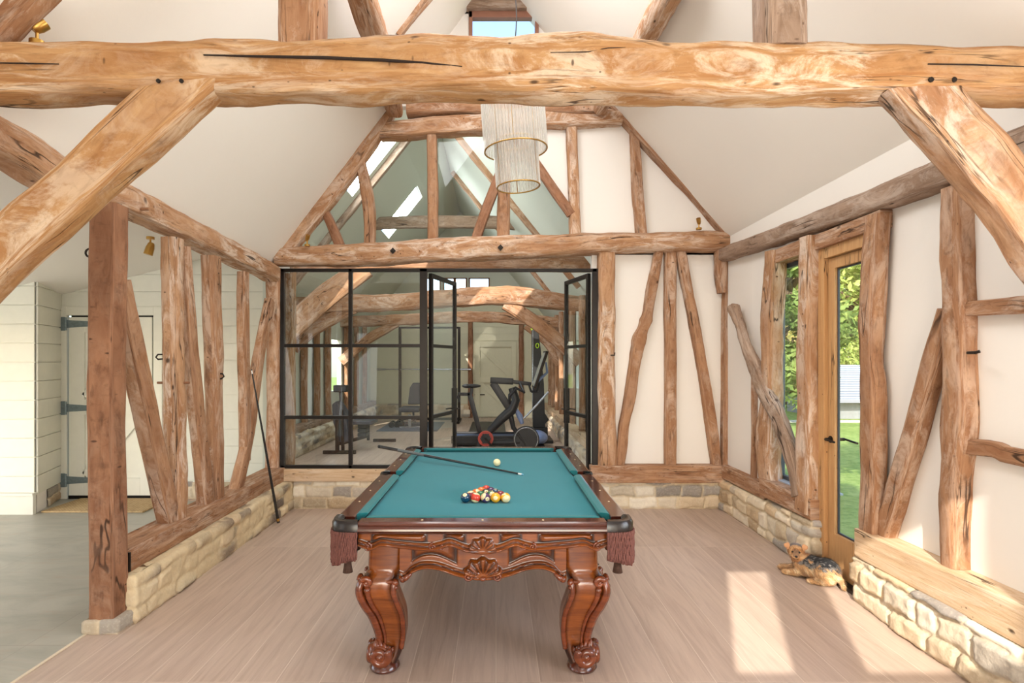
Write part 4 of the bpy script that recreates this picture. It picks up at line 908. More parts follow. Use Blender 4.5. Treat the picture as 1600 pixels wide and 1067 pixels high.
# pockets
def pocket(cx, cy, corner, ax, ay):
    g = G(); n = 22
    if corner:
        # leather covered corner casting: a quarter ring round the outer corner
        ctr = Vector((cx-ax*(.105), cy-ay*(.105), 0)); g0 = []
        prof = [(.112, .768), (.113, RZ-.01), (.104, RZ+.006), (.075, RZ+.008), (.058, RZ-.004), (.058, .768)]
        a0 = math.atan2(ay, 0.0); a1 = math.atan2(0, ax); aa = math.atan2(ay, ax)
        k0 = len(g.v); m = len(prof)
        for i in range(n+1):
            an = aa-PI*.34+PI*.68*i/n
            ex = 1+.10*abs(math.sin(2*(an)))**2*1.0
            for r, z in prof: g.v.append((ctr.x+math.cos(an)*r*ex, ctr.y+math.sin(an)*r*ex, z))
        for i in range(n):
            for j in range(m): g.f.append((k0+i*m+j, k0+i*m+(j+1) % m, k0+(i+1)*m+(j+1) % m, k0+(i+1)*m+j))
        g.f.append(tuple(k0+j for j in range(m))); g.f.append(tuple(k0+n*m+j for j in reversed(range(m))))
        rr = .112; hole = (ctr.x+ax*.02, ctr.y+ay*.02)
    else:
        ctr = Vector((cx-ax*.055, cy, 0)); prof = [(.060, .768), (.061, RZ-.006), (.055, RZ+.006), (.042, RZ+.004), (.042, .768)]; m = len(prof); k0 = 0
        for i in range(n+1):
            an = (0 if ax > 0 else PI)-PI*.5+PI*i/n
            for r, z in prof: g.v.append((ctr.x+math.cos(an)*r, ctr.y+math.sin(an)*r, z))
        for i in range(n):
            for j in range(m): g.f.append((k0+i*m+j, k0+i*m+(j+1) % m, k0+(i+1)*m+(j+1) % m, k0+(i+1)*m+j))
        g.f.append(tuple(k0+j for j in range(m))); g.f.append(tuple(k0+n*m+j for j in reversed(range(m))))
        rr = .060; hole = (ctr.x, ctr.y)
    pk = obj('pocket', g, M['leather'], pt, smooth=True)
    gh = G(); gh.lathe((hole[0], hole[1], 0), [(.01, .655), (.045, .665), (.056, .74), (.056, .795), (.052, .795), (.050, .74), (.01, .68)], 20)
    obj('pocket_cup', gh, M['leather'], pk, smooth=True)
    # fringe of twisted cords hanging round the corner
    gf = G(); num = 34 if corner else 20
    aa = math.atan2(ay, ax) if corner else (0 if ax > 0 else PI); span = PI*.66 if corner else PI*.8
    for layer in (0, 1):
        for i in range(num):
            an = aa-span/2+span*(i+.5*layer)/num; ex = 1+(.10*abs(math.sin(2*an))**2 if corner else 0)
            r = (rr-.002+layer*.006)*ex; bx, by = ctr.x+math.cos(an)*r, ctr.y+math.sin(an)*r
            ln = rnd(.130, .140)+(0.03*math.exp(-((an-aa)/.5)**2) if corner else -.02); ph = rnd(0, 6)
            pts = [(bx+.0016*math.cos(ph+t*40)+rnd(-.001, .001), by+.0016*math.sin(ph+t*40), .775-ln*t) for t in [q/9 for q in range(10)]]
            gf.tube(pts, [.0042, .0050, .0040, .0050, .0040, .0050, .0040, .0050, .0040, .0048], 5)
    fo = obj('fringe', gf, M['fringe'], pk, smooth='all'); 
    gb = G(); bc = (ctr.x+ax*.035 if corner else ctr.x, ctr.y+ay*.035, 0)
    gb.lathe(bc, [(.02, .70), (.048, .66), (.046, .635), (.036, .618), (.022, .606), (.015, .60)], 18)
    for i in range(18):
        an = 2*PI*i/18; gb.ball((bc[0]+.036*math.cos(an), bc[1]+.036*math.sin(an), .622+.006*(i % 2)), .008, 6, 5)
    obj('net_bag', gb, M['tassel'], pk, smooth=True)
    gt_ = G()
    for i in range(20):
        an = 2*PI*i/20; gt_.tube([(bc[0]+.013*math.cos(an), bc[1]+.013*math.sin(an), .605), (bc[0]+.021*math.cos(an), bc[1]+.021*math.sin(an), .555)], .004, 5)
    obj('tassel', gt_, M['tassel'], pk, smooth='all')
for ax, ay, cx, cy in ((-1, -1, L, TYN), (1, -1, Rr, TYN), (-1, 1, L, TYF), (1, 1, Rr, TYF)): pocket(cx, cy, True, ax, ay)
for ax, cx in ((-1, L), (1, Rr)): pocket(cx, hy, False, ax, 0)

# carved aprons as relief surfaces
def relief(name, mp, u0, u1, zb, zt, disp, nu, nz, mat, parent, thick=.03):
    V = []; gl = []; Fc = []
    for i in range(nu+1):
        u = u0+(u1-u0)*i/nu; b = zb(u); t = zt(u)
        for j in range(nz+1):
            z = b+(t-b)*j/nz; h, gz_ = disp(u, z, b, t); V.append(mp(u, z, h)); gl.append(gz_)
    for i in range(nu):
        for j in range(nz): k = i*(nz+1)+j; Fc.append((k, k+nz+1, k+nz+2, k+1))
    n0 = len(V)
    for i in range(nu+1):
        u = u0+(u1-u0)*i/nu; V.append(mp(u, zb(u), -thick)); gl.append(.6); V.append(mp(u, zt(u), -thick)); gl.append(.6)
    for i in range(nu):
        a = n0+2*i; f0 = i*(nz+1); f1 = f0+nz+1
        Fc.append((a, a+2, f1, f0)); Fc.append((a+1, f0+nz, f1+nz, a+3)); Fc.append((a, a+1, a+3, a+2))
    me = bpy.data.meshes.new(name); me.from_pydata(V, [], Fc); me.update()
    bm = bmesh.new(); bm.from_mesh(me); bmesh.ops.recalc_face_normals(bm, faces=bm.faces); bm.to_mesh(me); bm.free()
    o = obj(name, me, mat, parent, smooth=True); add_glaze(o, gl); return o
def interp(pts):
    n = len(pts); m = []
    for i in range(n):
        a = pts[max(i-1, 0)]; b = pts[min(i+1, n-1)]; m.append((b[1]-a[1])/(b[0]-a[0]))
    def f(x):
        if x <= pts[0][0]: return pts[0][1]
        if x >= pts[-1][0]: return pts[-1][1]
        for i in range(n-1):
            (a, b), (c, d) = pts[i], pts[i+1]
            if x <= c:
                h = c-a; t = (x-a)/h; t2 = t*t; t3 = t2*t
                return (2*t3-3*t2+1)*b+(t3-2*t2+t)*h*m[i]+(-2*t3+3*t2)*d+(t3-t2)*h*m[i+1]
    return f
def shell(u, z, cu, cz, r, ribs=7, open_=1):
    """scallop shell relief: ribs fanning upward from (cu, cz)"""
    dx, dz = u-cu, z-cz; d = math.hypot(dx, dz)/r
    if d > 1.12: return 0, 0
    an = math.atan2(dx, dz)
    if abs(an) > 1.75: return 0, 0
    e = 1.0+.06*math.cos(an*ribs*2/1.5); k = sm(e-d, 0, .16)
    rib = .5+.5*math.cos(an/1.65*PI*ribs)
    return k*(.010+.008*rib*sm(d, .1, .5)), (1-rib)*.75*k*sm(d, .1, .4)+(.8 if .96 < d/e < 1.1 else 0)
HW = .612
# frieze
fz = interp([(-HW, .688), (-.55, .672), (-.50, .690), (-.42, .682), (-.26, .668), (-.21, .676), (-.16, .690), (-.08, .662), (0, .652), (.08, .662), (.16, .690), (.21, .676), (.26, .668), (.42, .682), (.50, .690), (.55, .672), (HW, .688)])
def frieze(scale_u=1.0):
    def disp(u, z, b, t):
        h = 0; gz_ = 0; dz = z-b
        # rolled double moulding along the scalloped lower edge
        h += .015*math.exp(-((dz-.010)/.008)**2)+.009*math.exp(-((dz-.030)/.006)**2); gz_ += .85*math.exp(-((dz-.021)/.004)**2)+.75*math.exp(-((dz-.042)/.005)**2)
        # four swelling panels
        for a, c in ((-.545, -.275), (-.19, -.085), (.085, .19), (.275, .545)):
            lo = b+.046-.006*sm(abs(u), .1, .5)
            m = sm(u, a, a+.03)*sm(c-u, 0, .03)*sm(z, lo-.004, lo+.018)*sm(t-z, .008, .028)
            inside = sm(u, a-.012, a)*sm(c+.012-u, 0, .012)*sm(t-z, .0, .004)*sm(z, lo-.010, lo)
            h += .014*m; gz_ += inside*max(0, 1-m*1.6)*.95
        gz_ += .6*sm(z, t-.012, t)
        s, sg = shell(u, z, 0, b+.016, .070)
        if s: h = max(h, s); gz_ = sg
        return h, min(1, gz_)
    return disp
zt1 = lambda u: .765
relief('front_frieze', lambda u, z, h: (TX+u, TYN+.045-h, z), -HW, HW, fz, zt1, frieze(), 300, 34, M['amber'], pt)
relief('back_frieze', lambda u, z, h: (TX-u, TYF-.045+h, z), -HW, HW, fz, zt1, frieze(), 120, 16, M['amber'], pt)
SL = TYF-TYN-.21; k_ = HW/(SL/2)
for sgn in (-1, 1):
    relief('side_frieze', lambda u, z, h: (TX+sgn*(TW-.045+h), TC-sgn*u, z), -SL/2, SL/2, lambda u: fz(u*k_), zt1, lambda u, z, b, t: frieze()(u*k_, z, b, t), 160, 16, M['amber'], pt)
# lower apron with shell and curved edge
az = interp([(-.42, .503), (-.395, .497), (-.36, .530), (-.30, .553), (-.225, .548), (-.13, .517), (-.06, .502), (0, .497), (.06, .502), (.13, .517), (.225, .548), (.30, .553), (.36, .530), (.395, .497), (.42, .503)])
def adisp(u, z, b, t):
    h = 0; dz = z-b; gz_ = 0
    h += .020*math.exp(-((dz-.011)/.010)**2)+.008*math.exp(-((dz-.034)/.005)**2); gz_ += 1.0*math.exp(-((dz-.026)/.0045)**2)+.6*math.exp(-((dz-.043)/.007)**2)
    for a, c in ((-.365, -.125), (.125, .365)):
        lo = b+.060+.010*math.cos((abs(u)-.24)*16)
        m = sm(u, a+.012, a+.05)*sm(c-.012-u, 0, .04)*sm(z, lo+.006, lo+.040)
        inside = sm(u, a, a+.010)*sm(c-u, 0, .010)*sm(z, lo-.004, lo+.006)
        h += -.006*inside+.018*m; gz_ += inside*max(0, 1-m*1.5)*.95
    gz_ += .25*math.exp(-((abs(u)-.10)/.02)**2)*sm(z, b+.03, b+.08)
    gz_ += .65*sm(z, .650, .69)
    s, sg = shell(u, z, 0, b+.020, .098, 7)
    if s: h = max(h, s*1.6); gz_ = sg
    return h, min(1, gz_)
AY = TYN+.115
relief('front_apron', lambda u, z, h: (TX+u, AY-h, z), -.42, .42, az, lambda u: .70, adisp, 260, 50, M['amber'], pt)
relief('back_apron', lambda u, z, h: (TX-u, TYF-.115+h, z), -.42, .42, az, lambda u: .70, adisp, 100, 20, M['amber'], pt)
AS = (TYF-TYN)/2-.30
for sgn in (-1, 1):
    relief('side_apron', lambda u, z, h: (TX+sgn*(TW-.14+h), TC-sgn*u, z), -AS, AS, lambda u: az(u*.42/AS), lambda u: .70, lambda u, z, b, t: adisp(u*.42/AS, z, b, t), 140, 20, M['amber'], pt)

def spiral(c, r0, turns, ax, up, a0=0, n=34, dirn=1, rend=.15):
    c = Vector(c); ax = Vector(ax); up = Vector(up); out = []
    for i in range(n):
        t = i/(n-1); r = r0*(1-(1-rend)*t); an = a0+dirn*turns*2*PI*t; out.append(c+ax*(r*math.cos(an))+up*(r*math.sin(an)))
    return out
# curled ends and volutes on the front aprons
def volute(c, r, face=(0, -1, 0), ax=(1, 0, 0), up=(0, 0, 1), dirn=1, a0=0, th=None):
    g = G(); th = th or r*.30
    p = spiral(c, r, 1.35, ax, up, a0, 30, dirn, .22); g.tube(p, [th*(1-.45*i/29) for i in range(30)], 8)
    g.ball(Vector(c)+Vector(face)*.004, r*.3, 12, 8); return g
for sx in (-1, 1):
    for (cu, cz_, r, dn) in ((.565, .690, .022, 1), (.245, .690, .019, -1), (.205, .688, .013, 1)):
        obj('scroll', volute((TX+sx*cu, TYN+.038, cz_), r, dirn=dn*sx, a0=PI/2), M['carve'], pt, smooth='all')
    obj('scroll', volute((TX+sx*.075, AY-.016, .520), .024, dirn=sx, a0=PI/2), M['carve'], pt, smooth='all')
    g = G(); g.tube([(TX+sx*.40, AY-.012, .508), (TX+sx*.385, AY-.016, .516), (TX+sx*.36, AY-.014, .538)], [.017, .014, .009], 10); g.ball((TX+sx*.402, AY-.012, .507), .017, 12, 8)
    obj('scroll', g, M['carve'], pt, smooth='all')
obj('rosette', G().ball((TX, AY-.022, .512), (.017, .012, .012), 14, 10), M['carve'], pt, smooth='all')

# cabriole legs
fo_ = interp([(0, .565), (.02, .560), (.05, .556), (.10, .548), (.15, .545), (.198, .550), (.295, .577), (.375, .613), (.44, .631), (.49, .622), (.53, .596), (.56, .592), (.71, .588)])
fi_ = interp([(0, .470), (.03, .450), (.10, .418), (.15, .408), (.198, .402), (.295, .405), (.375, .424), (.44, .440), (.49, .432), (.53, .420), (.56, .416), (.71, .408)])
def leg(sx, sy, yref):
    lt = G(); K = 32; nz_ = 46; gl = []
    for i in range(nz_+1):
        z = .025+(.71-.025)*i/nz_; o_, n_ = fo_(z), fi_(z); c = (o_+n_)/2; h = (o_-n_)/2; off = yref-.592
        cx, cy = TX+sx*c, TC+sy*(c+off); ex = 6 if z > .54 else 3.2
        for j in range(K):
            an = 2*PI*(j+.5)/K; ca, sa = math.cos(an), math.sin(an)
            x = math.copysign(abs(ca)**(2/ex), ca)*h; y = math.copysign(abs(sa)**(2/ex), sa)*h
            fl = 0
            if z < .50:   # hollow fluting on the faces
                q = min(abs(x), abs(y))/h; fl = .010*sm(.50-z, 0, .05)*math.exp(-((q)/.35)**2)
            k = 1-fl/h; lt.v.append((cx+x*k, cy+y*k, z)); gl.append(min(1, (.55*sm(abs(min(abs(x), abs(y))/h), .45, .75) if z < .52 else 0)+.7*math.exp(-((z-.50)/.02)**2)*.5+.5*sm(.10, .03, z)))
    for i in range(nz_):
        for j in range(K): A = i*K; lt.f.append((A+j, A+(j+1) % K, A+K+(j+1) % K, A+K+j))
    lt.f.append(tuple(reversed(range(K)))); lt.f.append(tuple(nz_*K+j for j in range(K)))
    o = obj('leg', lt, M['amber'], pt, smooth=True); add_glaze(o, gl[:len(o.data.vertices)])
    off = yref-.592
    # ridges and scrolls on the end face (toward sy) and the side face (toward sx)
    for face in (0, 1):
        def mpt(a, z, out):   # a: offset of distance from centre along the face
            f = fo_(z)+out
            return (TX+sx*a, TC+sy*(f+off), z) if face == 0 else (TX+sx*f, TC+sy*(a+off), z)
        axv = Vector((sx, 0, 0)) if face == 0 else Vector((0, sy, 0)); fv = Vector((0, sy, 0)) if face == 0 else Vector((sx, 0, 0))
        g = G()
        zz = [.50-.385*i/24 for i in range(25)]
        g.tube([mpt(fo_(z)-.010, z, -.004) for z in zz], [.015+.006*math.sin(PI*i/24) for i in range(25)], 10)
        g.tube([mpt(fo_(z)-.055+.02*((.50-z)/.385), z, -.001) for z in zz[3:]], [.014*(1-.55*i/21) for i in range(22)], 10)
        g.tube([mpt(fi_(z)+.012, z, -.004) for z in zz], [.014]*25, 10)
        obj('leg_ridge', g, M['carve'], o, smooth='all')
        g = G(); g.tube([mpt(fo_(.48)-.036, .488, -.006), mpt((fo_(.487)+fi_(.487))/2, .480, -.020), mpt(fi_(.487)+.008, .487, -.008)], .012, 8)
        c = Vector(mpt(fo_(.485)-.036, .485, .002)); g.tube(spiral(c, .026, .95, axv, (0, 0, 1), 0.4, 22, 1, .3), [.015*(1-.3*i/21) for i in range(22)], 9); g.ball(c, .013, 10, 8)
        c = Vector(mpt(fo_(.455)-.050, .452, .004)); g.ball(c, (.017, .017, .017), 10, 8)
        c = Vector(mpt(fi_(.487)+.008, .487, .000)); g.ball(c, .017, 12, 8); g.ball(c+Vector((0, 0, -.026)), .013, 10, 8)
        obj('leg_volute', g, M['carve'], o, smooth='all')
        # foot volute
        g = G(); c = Vector(mpt(.528, .092, .034)); g.tube(spiral(c, .047, 1.5, axv, (0, 0, 1), PI*.75, 40, 1, .2), [.024*(1-.4*i/39) for i in range(40)], 10); g.ball(c+fv*.004, .020, 14, 10)
        g.cyl(c-fv*.04, c, .048, 20)
        # acanthus leaf above the volute
        for q in range(5):
            a = .545-.018*q; zt_ = .175-.012*abs(q-1)-.006*q
            g.tube([mpt(a, .10, .012), mpt(a-.002, .13, .014), mpt(a+.004, zt_, .010)], [.014, .013, .003], 8)
        obj('foot_scroll', g, M['carve'], o, smooth='all')
    g = G(); g.lathe((TX+sx*.515, TC+sy*(.515+off), 0), [(.055, 0), (.072, .004), (.079, .016), (.074, .030), (.064, .040), (.055, .05)], 32)
    obj('bun_foot', g, M['mahog'], o, smooth=True)
yr = (TYF-TYN)/2-.145
for sx in (-1, 1):
    for sy in (-1, 1): leg(sx, sy, yr)

# ================================================================ BALLS
BR = .0286
BC = {1: (236, 170, 40), 2: (20, 62, 92), 3: (206, 60, 44), 4: (70, 44, 92), 5: (228, 120, 50), 6: (30, 104, 62), 7: (130, 36, 54), 8: (22, 24, 30)}
names = {1: 'yellow', 2: 'dark blue', 3: 'red', 4: 'purple', 5: 'orange', 6: 'green', 7: 'maroon', 8: 'black'}
cream = lin((240, 222, 172))
def ballmat(n):
    k = N('ball_%d' % n); c = k.coord('Object'); sep = k.n('ShaderNodeSeparateXYZ'); k.l(c, sep.inputs[0])
    col = lin(BC[n if n < 9 else n-8])
    if n > 8:
        band = k.math('LESS_THAN', k.math('ABSOLUTE', sep.outputs[2]), BR*.60); base = k.mix(band, cream, col)
    else: base = col
    disc = k.math('GREATER_THAN', sep.outputs[0], BR*.90); base = k.mix(disc, base, cream)
    return k.bsdf(base, .08, coat=.6)
M['ballnum'] = plain('ball_number_ink', (20, 20, 22), .4)
def ball(n, x, y, rot, label):
    g = G(); g.ball((0, 0, 0), BR, 32, 20)
    o = obj('pool_ball', g, ballmat(n) if n else plain('cue_ball', (242, 228, 176), .1, coat=.6, var=.01), smooth='all'); o.location = (x, y, CZ+BR)
    o.rotation_euler = rot; tag(o, label, 'pool ball', 'racked pool balls' if n else None)
    if n:
        cu = bpy.data.curves.new('number', 'FONT'); cu.body = str(n); cu.size = .0125; cu.align_x = 'CENTER'; cu.align_y = 'CENTER'; cu.resolution_u = 2
        tmp = bpy.data.objects.new('tmp', cu); me = bpy.data.meshes.new_from_object(tmp); bpy.data.objects.remove(tmp); bpy.data.curves.remove(cu); me.name = 'number'
        t = bpy.data.objects.new('number', me); C.objects.link(t); t.parent = o; me.materials.clear(); me.materials.append(M['ballnum'])
        t.location = (BR+.0002, 0, 0); t.rotation_euler = (PI/2, 0, PI/2)
    return o
def face(az, el=0, roll=0):
    """turn the number (local +x) toward azimuth az (0 = +x, -90 = the viewer) and elevation el, with a roll of the stripe"""
    return (Matrix.Rotation(math.radians(az), 3, 'Z') @ Matrix.Rotation(math.radians(-el), 3, 'Y') @ Matrix.Rotation(math.radians(roll), 3, 'X')).to_euler()
rack = [[(2, -100, 50, 0, 'blue ball at the near left corner of the rack'), (11, 170, 10, 20, 'red striped ball second from left in the nearest row'),
         (12, -65, -5, 60, 'purple striped ball in the middle of the nearest row'), (1, -92, 10, 0, 'solid yellow-orange ball in the nearest row'), (9, -150, 60, 70, 'yellow striped ball at the near right corner of the rack')],
        [(15, 150, -10, 10, 'maroon striped ball behind the blue and red balls'), (6, 90, 20, 0, 'green ball in the second row'), (14, 90, 70, 40, 'pale striped ball in the second row'), (7, 60, 30, 0, 'maroon ball at the right of the second row')],
        [(13, 120, 50, 30, 'orange striped ball at the left of the third row'), (8, -80, 40, 0, 'black eight ball in the centre of the rack'), (10, 90, 80, 90, 'cream-topped striped ball at the right of the third row')],
        [(5, 90, 30, 0, 'orange ball in the row behind the black ball'), (4, 60, 50, 0, 'purple ball in the row behind the black ball')],
        [(3, 90, 40, 0, 'red ball at the far point of the rack')]]
for r, row in enumerate(rack):
    for i, (n, az_, el, ro, lb) in enumerate(row):
        ball(n, TX+.006+(i-(len(row)-1)/2)*.0576, 3.31+r*.0500, face(az_, el, ro), lb)
p = P(776.5, 722.5, Z=CZ+BR); ball(0, p.x, p.y, (0, 0, 0), 'cream cue ball alone beyond the rack')

# ================================================================ CUES
def cue(name, a, b, lb, parts):
    """a = butt end, b = tip"""
    a = Vector(a); b = Vector(b); t = thing(name, lb, 'pool cue', a); L_ = (b-a)
    rad = lambda s: .0148+(.0062-.0148)*s
    for pn, s0, s1, mt in parts:
        g = G(); n_ = 6; g.tube([a+L_*(s0+(s1-s0)*i/n_) for i in range(n_+1)], [rad(s0+(s1-s0)*i/n_) for i in range(n_+1)], 14)
        obj(pn, g, mt, t, smooth=True)
blk = plain('cue_black', (22, 24, 28), .22, coat=.4); gry = plain('cue_grip', (92, 98, 100), .5)
p0 = P(592, 697.5, Z=.868); p1 = P(817.5, 741.5, Z=CZ+.0075)
cue('pool_cue', p0, p1, 'black pool cue lying across the table over the left rail', [('butt_cap', 0, .02, M['rubber']), ('butt', .02, .16, blk), ('grip', .16, .36, gry), ('shaft', .36, .972, blk), ('ferrule', .972, .992, M['whitep']), ('tip', .992, 1, plain('blue_chalk_tip', (110, 170, 200), .8))])
p0 = Vector((-2.137, 5.66, .018)); p1 = P(393, 577, X=-2.300)
cue('pool_cue', p0, p1, 'black pool cue standing on the floor, leaning against the left frame', [('butt_cap', 0, .012, M['rubber']), ('butt_ring', .012, .03, M['brass']), ('shaft', .03, .972, blk), ('ferrule', .972, .993, M['whitep']), ('tip', .993, 1, blk)])

# ================================================================ CHANDELIER
LY = 4.2; lc = P(806, 235, Y=LY); LX = lc.x
ch = thing('chandelier', 'two-tier brass chandelier of clear ribbed glass rods hanging over the pool table', 'chandelier', (LX, LY, 3.05))
R1, R2 = .228, .156; z1b = EYE+(CY-235)/F*LY; z1t = z1b+.40; z2b = EYE+(CY-292)/F*LY; z2t = z1b+.06
tilt = Matrix.Translation((LX, LY, z1b)) @ Matrix.Rotation(math.radians(-4.0), 4, (Vector((0, 1, 0)))) @ Matrix.Translation((-LX, -LY, -z1b))
tilt = Matrix.Translation((LX, LY, z1b)) @ Matrix.Rotation(math.radians(4.0), 4, 'Y').inverted() @ Matrix.Translation((-LX, -LY, -z1b))
def ring(r, z, th): 
    g = G(); g.tube([tilt @ Vector((LX+r*math.cos(2*PI*i/64), LY+r*math.sin(2*PI*i/64), z)) for i in range(64)], th, 8, closed=True); return g
for r, z in ((R1, z1b), (R1, z1t), (R2, z2b), (R2, z2t)): obj('ring', ring(r, z, .0055), M['brass'], ch, smooth='all')
for r, za, zb_, n_ in ((R1-.004, z1b, z1t, 60), (R2-.003, z2b, z2t, 40)):
    g0 = None
    for i in range(n_):
        an = 2*PI*(i+.5)/n_; a = tilt @ Vector((LX+r*math.cos(an), LY+r*math.sin(an), za+.002)); b = tilt @ Vector((LX+r*math.cos(an), LY+r*math.sin(an), zb_))
        rr = PI*r/n_*.86
        if g0 is None:
            g0 = obj('glass_rod', G().cyl((0, 0, 0), (0, 0, (b-a).length), rr, 10), M['rod'], ch, smooth=True); ro = g0
        else:
            ro = g0.copy(); C.objects.link(ro)
        ro.parent = ch; ro.matrix_parent_inverse = Matrix.Translation(-Vector(ch.location)); ro.location = a
        ro.rotation_euler = (b-a).to_track_quat('Z', 'Y').to_euler()
g = G()
for k in range(3):
    an = PI/2+k*2*PI/3
    g.tube([tilt @ Vector((LX, LY, z1t)), tilt @ Vector((LX+R1*math.cos(an), LY+R1*math.sin(an), z1t))], .005, 8)
    g.tube([tilt @ Vector((LX+R2*math.cos(an), LY+R2*math.sin(an), z1t)), tilt @ Vector((LX+R2*math.cos(an), LY+R2*math.sin(an), z2b))], .004, 8)
g.cyl((LX, LY, z1t-.05), (LX, LY, z1t+.06), .02, 14)
obj('hanger', g, M['brass'], ch, smooth=True)
g = G(); tz = AP.z-1.2*abs(LX-AP.x)
g.tube([(LX+.006*math.sin(i*1.3), LY, z1t+.05+(tz-z1t-.05)*i/24) for i in range(25)], .005, 6); obj('cable', g, M['iron'], ch, smooth='all')

# ================================================================ GYM EQUIPMENT
def at(px, py, Y, dy=0): p = P(px, py, Y=Y); return Vector((p.x, p.y+dy, p.z))
BY = 9.4
bk = thing('exercise_bike', 'black exercise bike with red crank disc and tilted screen beyond the open doors', 'exercise bike', (.3, BY, 0))
q = lambda x, y, dy=0: at(x, y, BY, dy)
def part(nm, g, mt, par=bk, **k): k.setdefault('smooth', True); return obj(nm, g, mt, par, **k)
g = G(); c = q(737, 603); g.ball(c, (.15, .07, .035), 18, 10); g.ball(c+Vector((-.07, 0, 0)), (.09, .11, .036), 16, 10); part('saddle', g, M['rubber'])
g = G(); g.bar(q(737, 606), q(736, 616), .05, .05); g.bar(q(715, 615.5), q(735, 616), .05, .06); g.bar(q(733, 613), q(750, 676), .075, .06); g.bar(q(715, 618), q(718, 628), .03, .05); part('seat_post', g, M['rubber'], bevel=.006)
g = G(); g.tube([q(765, 674), q(783, 655), q(800, 640), q(806, 625), q(800, 606)], [.06, .075, .085, .07, .06], 12)
g.tube([q(752, 690), q(780, 692), q(812, 690)], [.05, .045, .04], 12); g.tube([q(796, 640), q(802, 668), q(818, 690), q(828, 712)], [.05, .04, .035, .03], 10)
g.tube([q(752, 680), q(748, 700), q(746, 716)], .035, 10); g.bar(q(745, 716, -.25), q(745, 716, .25), .06, .06, (0, 0, 1)); g.bar(q(830, 716, -.25), q(830, 716, .25), .06, .06, (0, 0, 1)); g.bar(q(745, 714), q(830, 714), .05, .06)
part('frame', g, M['rubber'])
g = G(); c = q(822, 686); g.cyl(c+Vector((0, -.03, 0)), c+Vector((0, .03, 0)), .215, 40); w_ = part('flywheel', g, M['rubber'])
g = G(); g.tube([c+Vector((.19*math.cos(a), -.034, .19*math.sin(a))) for a in [2*PI*i/40 for i in range(40)]], .010, 8, closed=True); part('flywheel_rim', g, M['steel'], w_)
g = G(); c = q(759, 684); g.cyl(c+Vector((0, -.10, 0)), c+Vector((0, -.06, 0)), .125, 36); cr_ = part('crank_disc', g, M['red'])
g = G(); g.cyl(c+Vector((0, -.112, 0)), c+Vector((0, -.10, 0)), .078, 30); [g.bar(c+Vector((0, -.11, 0)), c+Vector((.09*math.cos(a), -.11, .09*math.sin(a))), .022, .02) for a in [i*PI/3 for i in range(6)]]; part('crank_cover', g, M['rubber'], cr_)
g = G(); g.bar(c+Vector((0, -.13, 0)), c+Vector((.10, -.13, -.12)), .03, .03); g.box(tuple(c+Vector((.05, -.24, -.15))), tuple(c+Vector((.16, -.14, -.11)))); part('pedal', g, M['iron'], cr_)
g = G(); g.bar(q(766, 594), q(802, 596), .10, .10); g.bar(q(798, 596), q(830, 600), .06, .08); g.bar(q(770, 598), q(800, 644), .12, .09); part('handlebar_stem', g, M['rubber'], bevel=.012)
g = G()
for s_ in (-1, 1): g.tube([q(812, 598, s_*.05), q(818, 612, s_*.2), q(806, 606, s_*.22), q(796, 618, s_*.2), q(796, 630, s_*.12)], .020, 9); g.tube([q(826, 600, s_*.05), q(830, 612, s_*.15), q(840, 612, s_*.15), q(844, 598, s_*.15)], .014, 8)
part('handlebar', g, M['rubber'])
g = G(); a = q(834, 606); b = q(853, 549); g.bar(a, b, .045, .56); sc_ = part('screen', g, M['iron'], bevel=.01)
d = (b-a).normalized(); nl = Vector((-d.z, 0, d.x)); g = G(); g.bar(a+d*.03+nl*.024, b-d*.03+nl*.024, .006, .50); part('screen_glass', g, M['screen'], sc_, smooth=False)
g = G(); g.tube([q(836, 600), q(846, 590), q(855, 582), q(853, 566)], [.02, .025, .02, .015], 9); part('screen_arm', g, M['blueish'])
g = G(); g.tube([q(806, 640), q(812, 650), q(816, 662)], [.03, .05, .03], 10); part('brake_unit', g, M['blueish'])
g = G(); g.cyl(q(775, 669), q(782, 660), .03, 12); part('frame_end', g, M['red'])

TY = 10.9
tm = thing('treadmill', 'low treadmill with navy belt behind the exercise bike', 'treadmill', (.0, TY, 0))
g = G(); g.box((-.80, TY-.28, .16), (.62, TY+.28, .20)); part('belt', g, M['navy'], tm, smooth=False, bevel=.01)
g = G(); g.box((-.82, TY-.36, .10), (.72, TY-.285, .235)); g.box((-.82, TY+.285, .10), (.72, TY+.36, .235)); g.box((-.80, TY-.28, .05), (.6, TY+.28, .155)); part('deck', g, M['rubber'], tm, smooth=False, bevel=.01)
g = G(); g.ball((.78, TY, .17), (.20, .36, .13), 24, 14); part('motor_hood', g, M['blueish'], tm)
g = G(); g.box((-.75, TY-.34, 0), (-.6, TY+.34, .05)); g.box((.6, TY-.34, 0), (.9, TY+.34, .05)); part('feet', g, M['rubber'], tm, smooth=False)
SY = 11.6
sk = thing('ski_machine', 'tall black upright ski training machine with lime green top beside the bike', 'ski machine', (.82, SY, 0))
f = lambda x, y, dy=0: at(x, y, SY, dy)
g = G(); g.prism([f(833, 668), f(852, 668), f(850, 600), f(845, 545), f(840, 508), f(833, 502), (f(831, 512)), f(832, 600)], (0, .18, 0)); part('column', g, M['rubber'], sk, smooth=False, bevel=.012)
g = G(); g.prism([f(828, 504), f(836, 502), f(838, 514), f(831, 516)], (0, .24, 0)); part('top_cap', g, M['lime'], sk, smooth=False, bevel=.01)
g = G(); c = f(839.5, 540, -.01); g.tube([c+Vector((.03*math.cos(a), 0, .045*math.sin(a))) for a in [2*PI*i/24 for i in range(24)]], .010, 8, closed=True); part('emblem', g, M['lime'], sk)
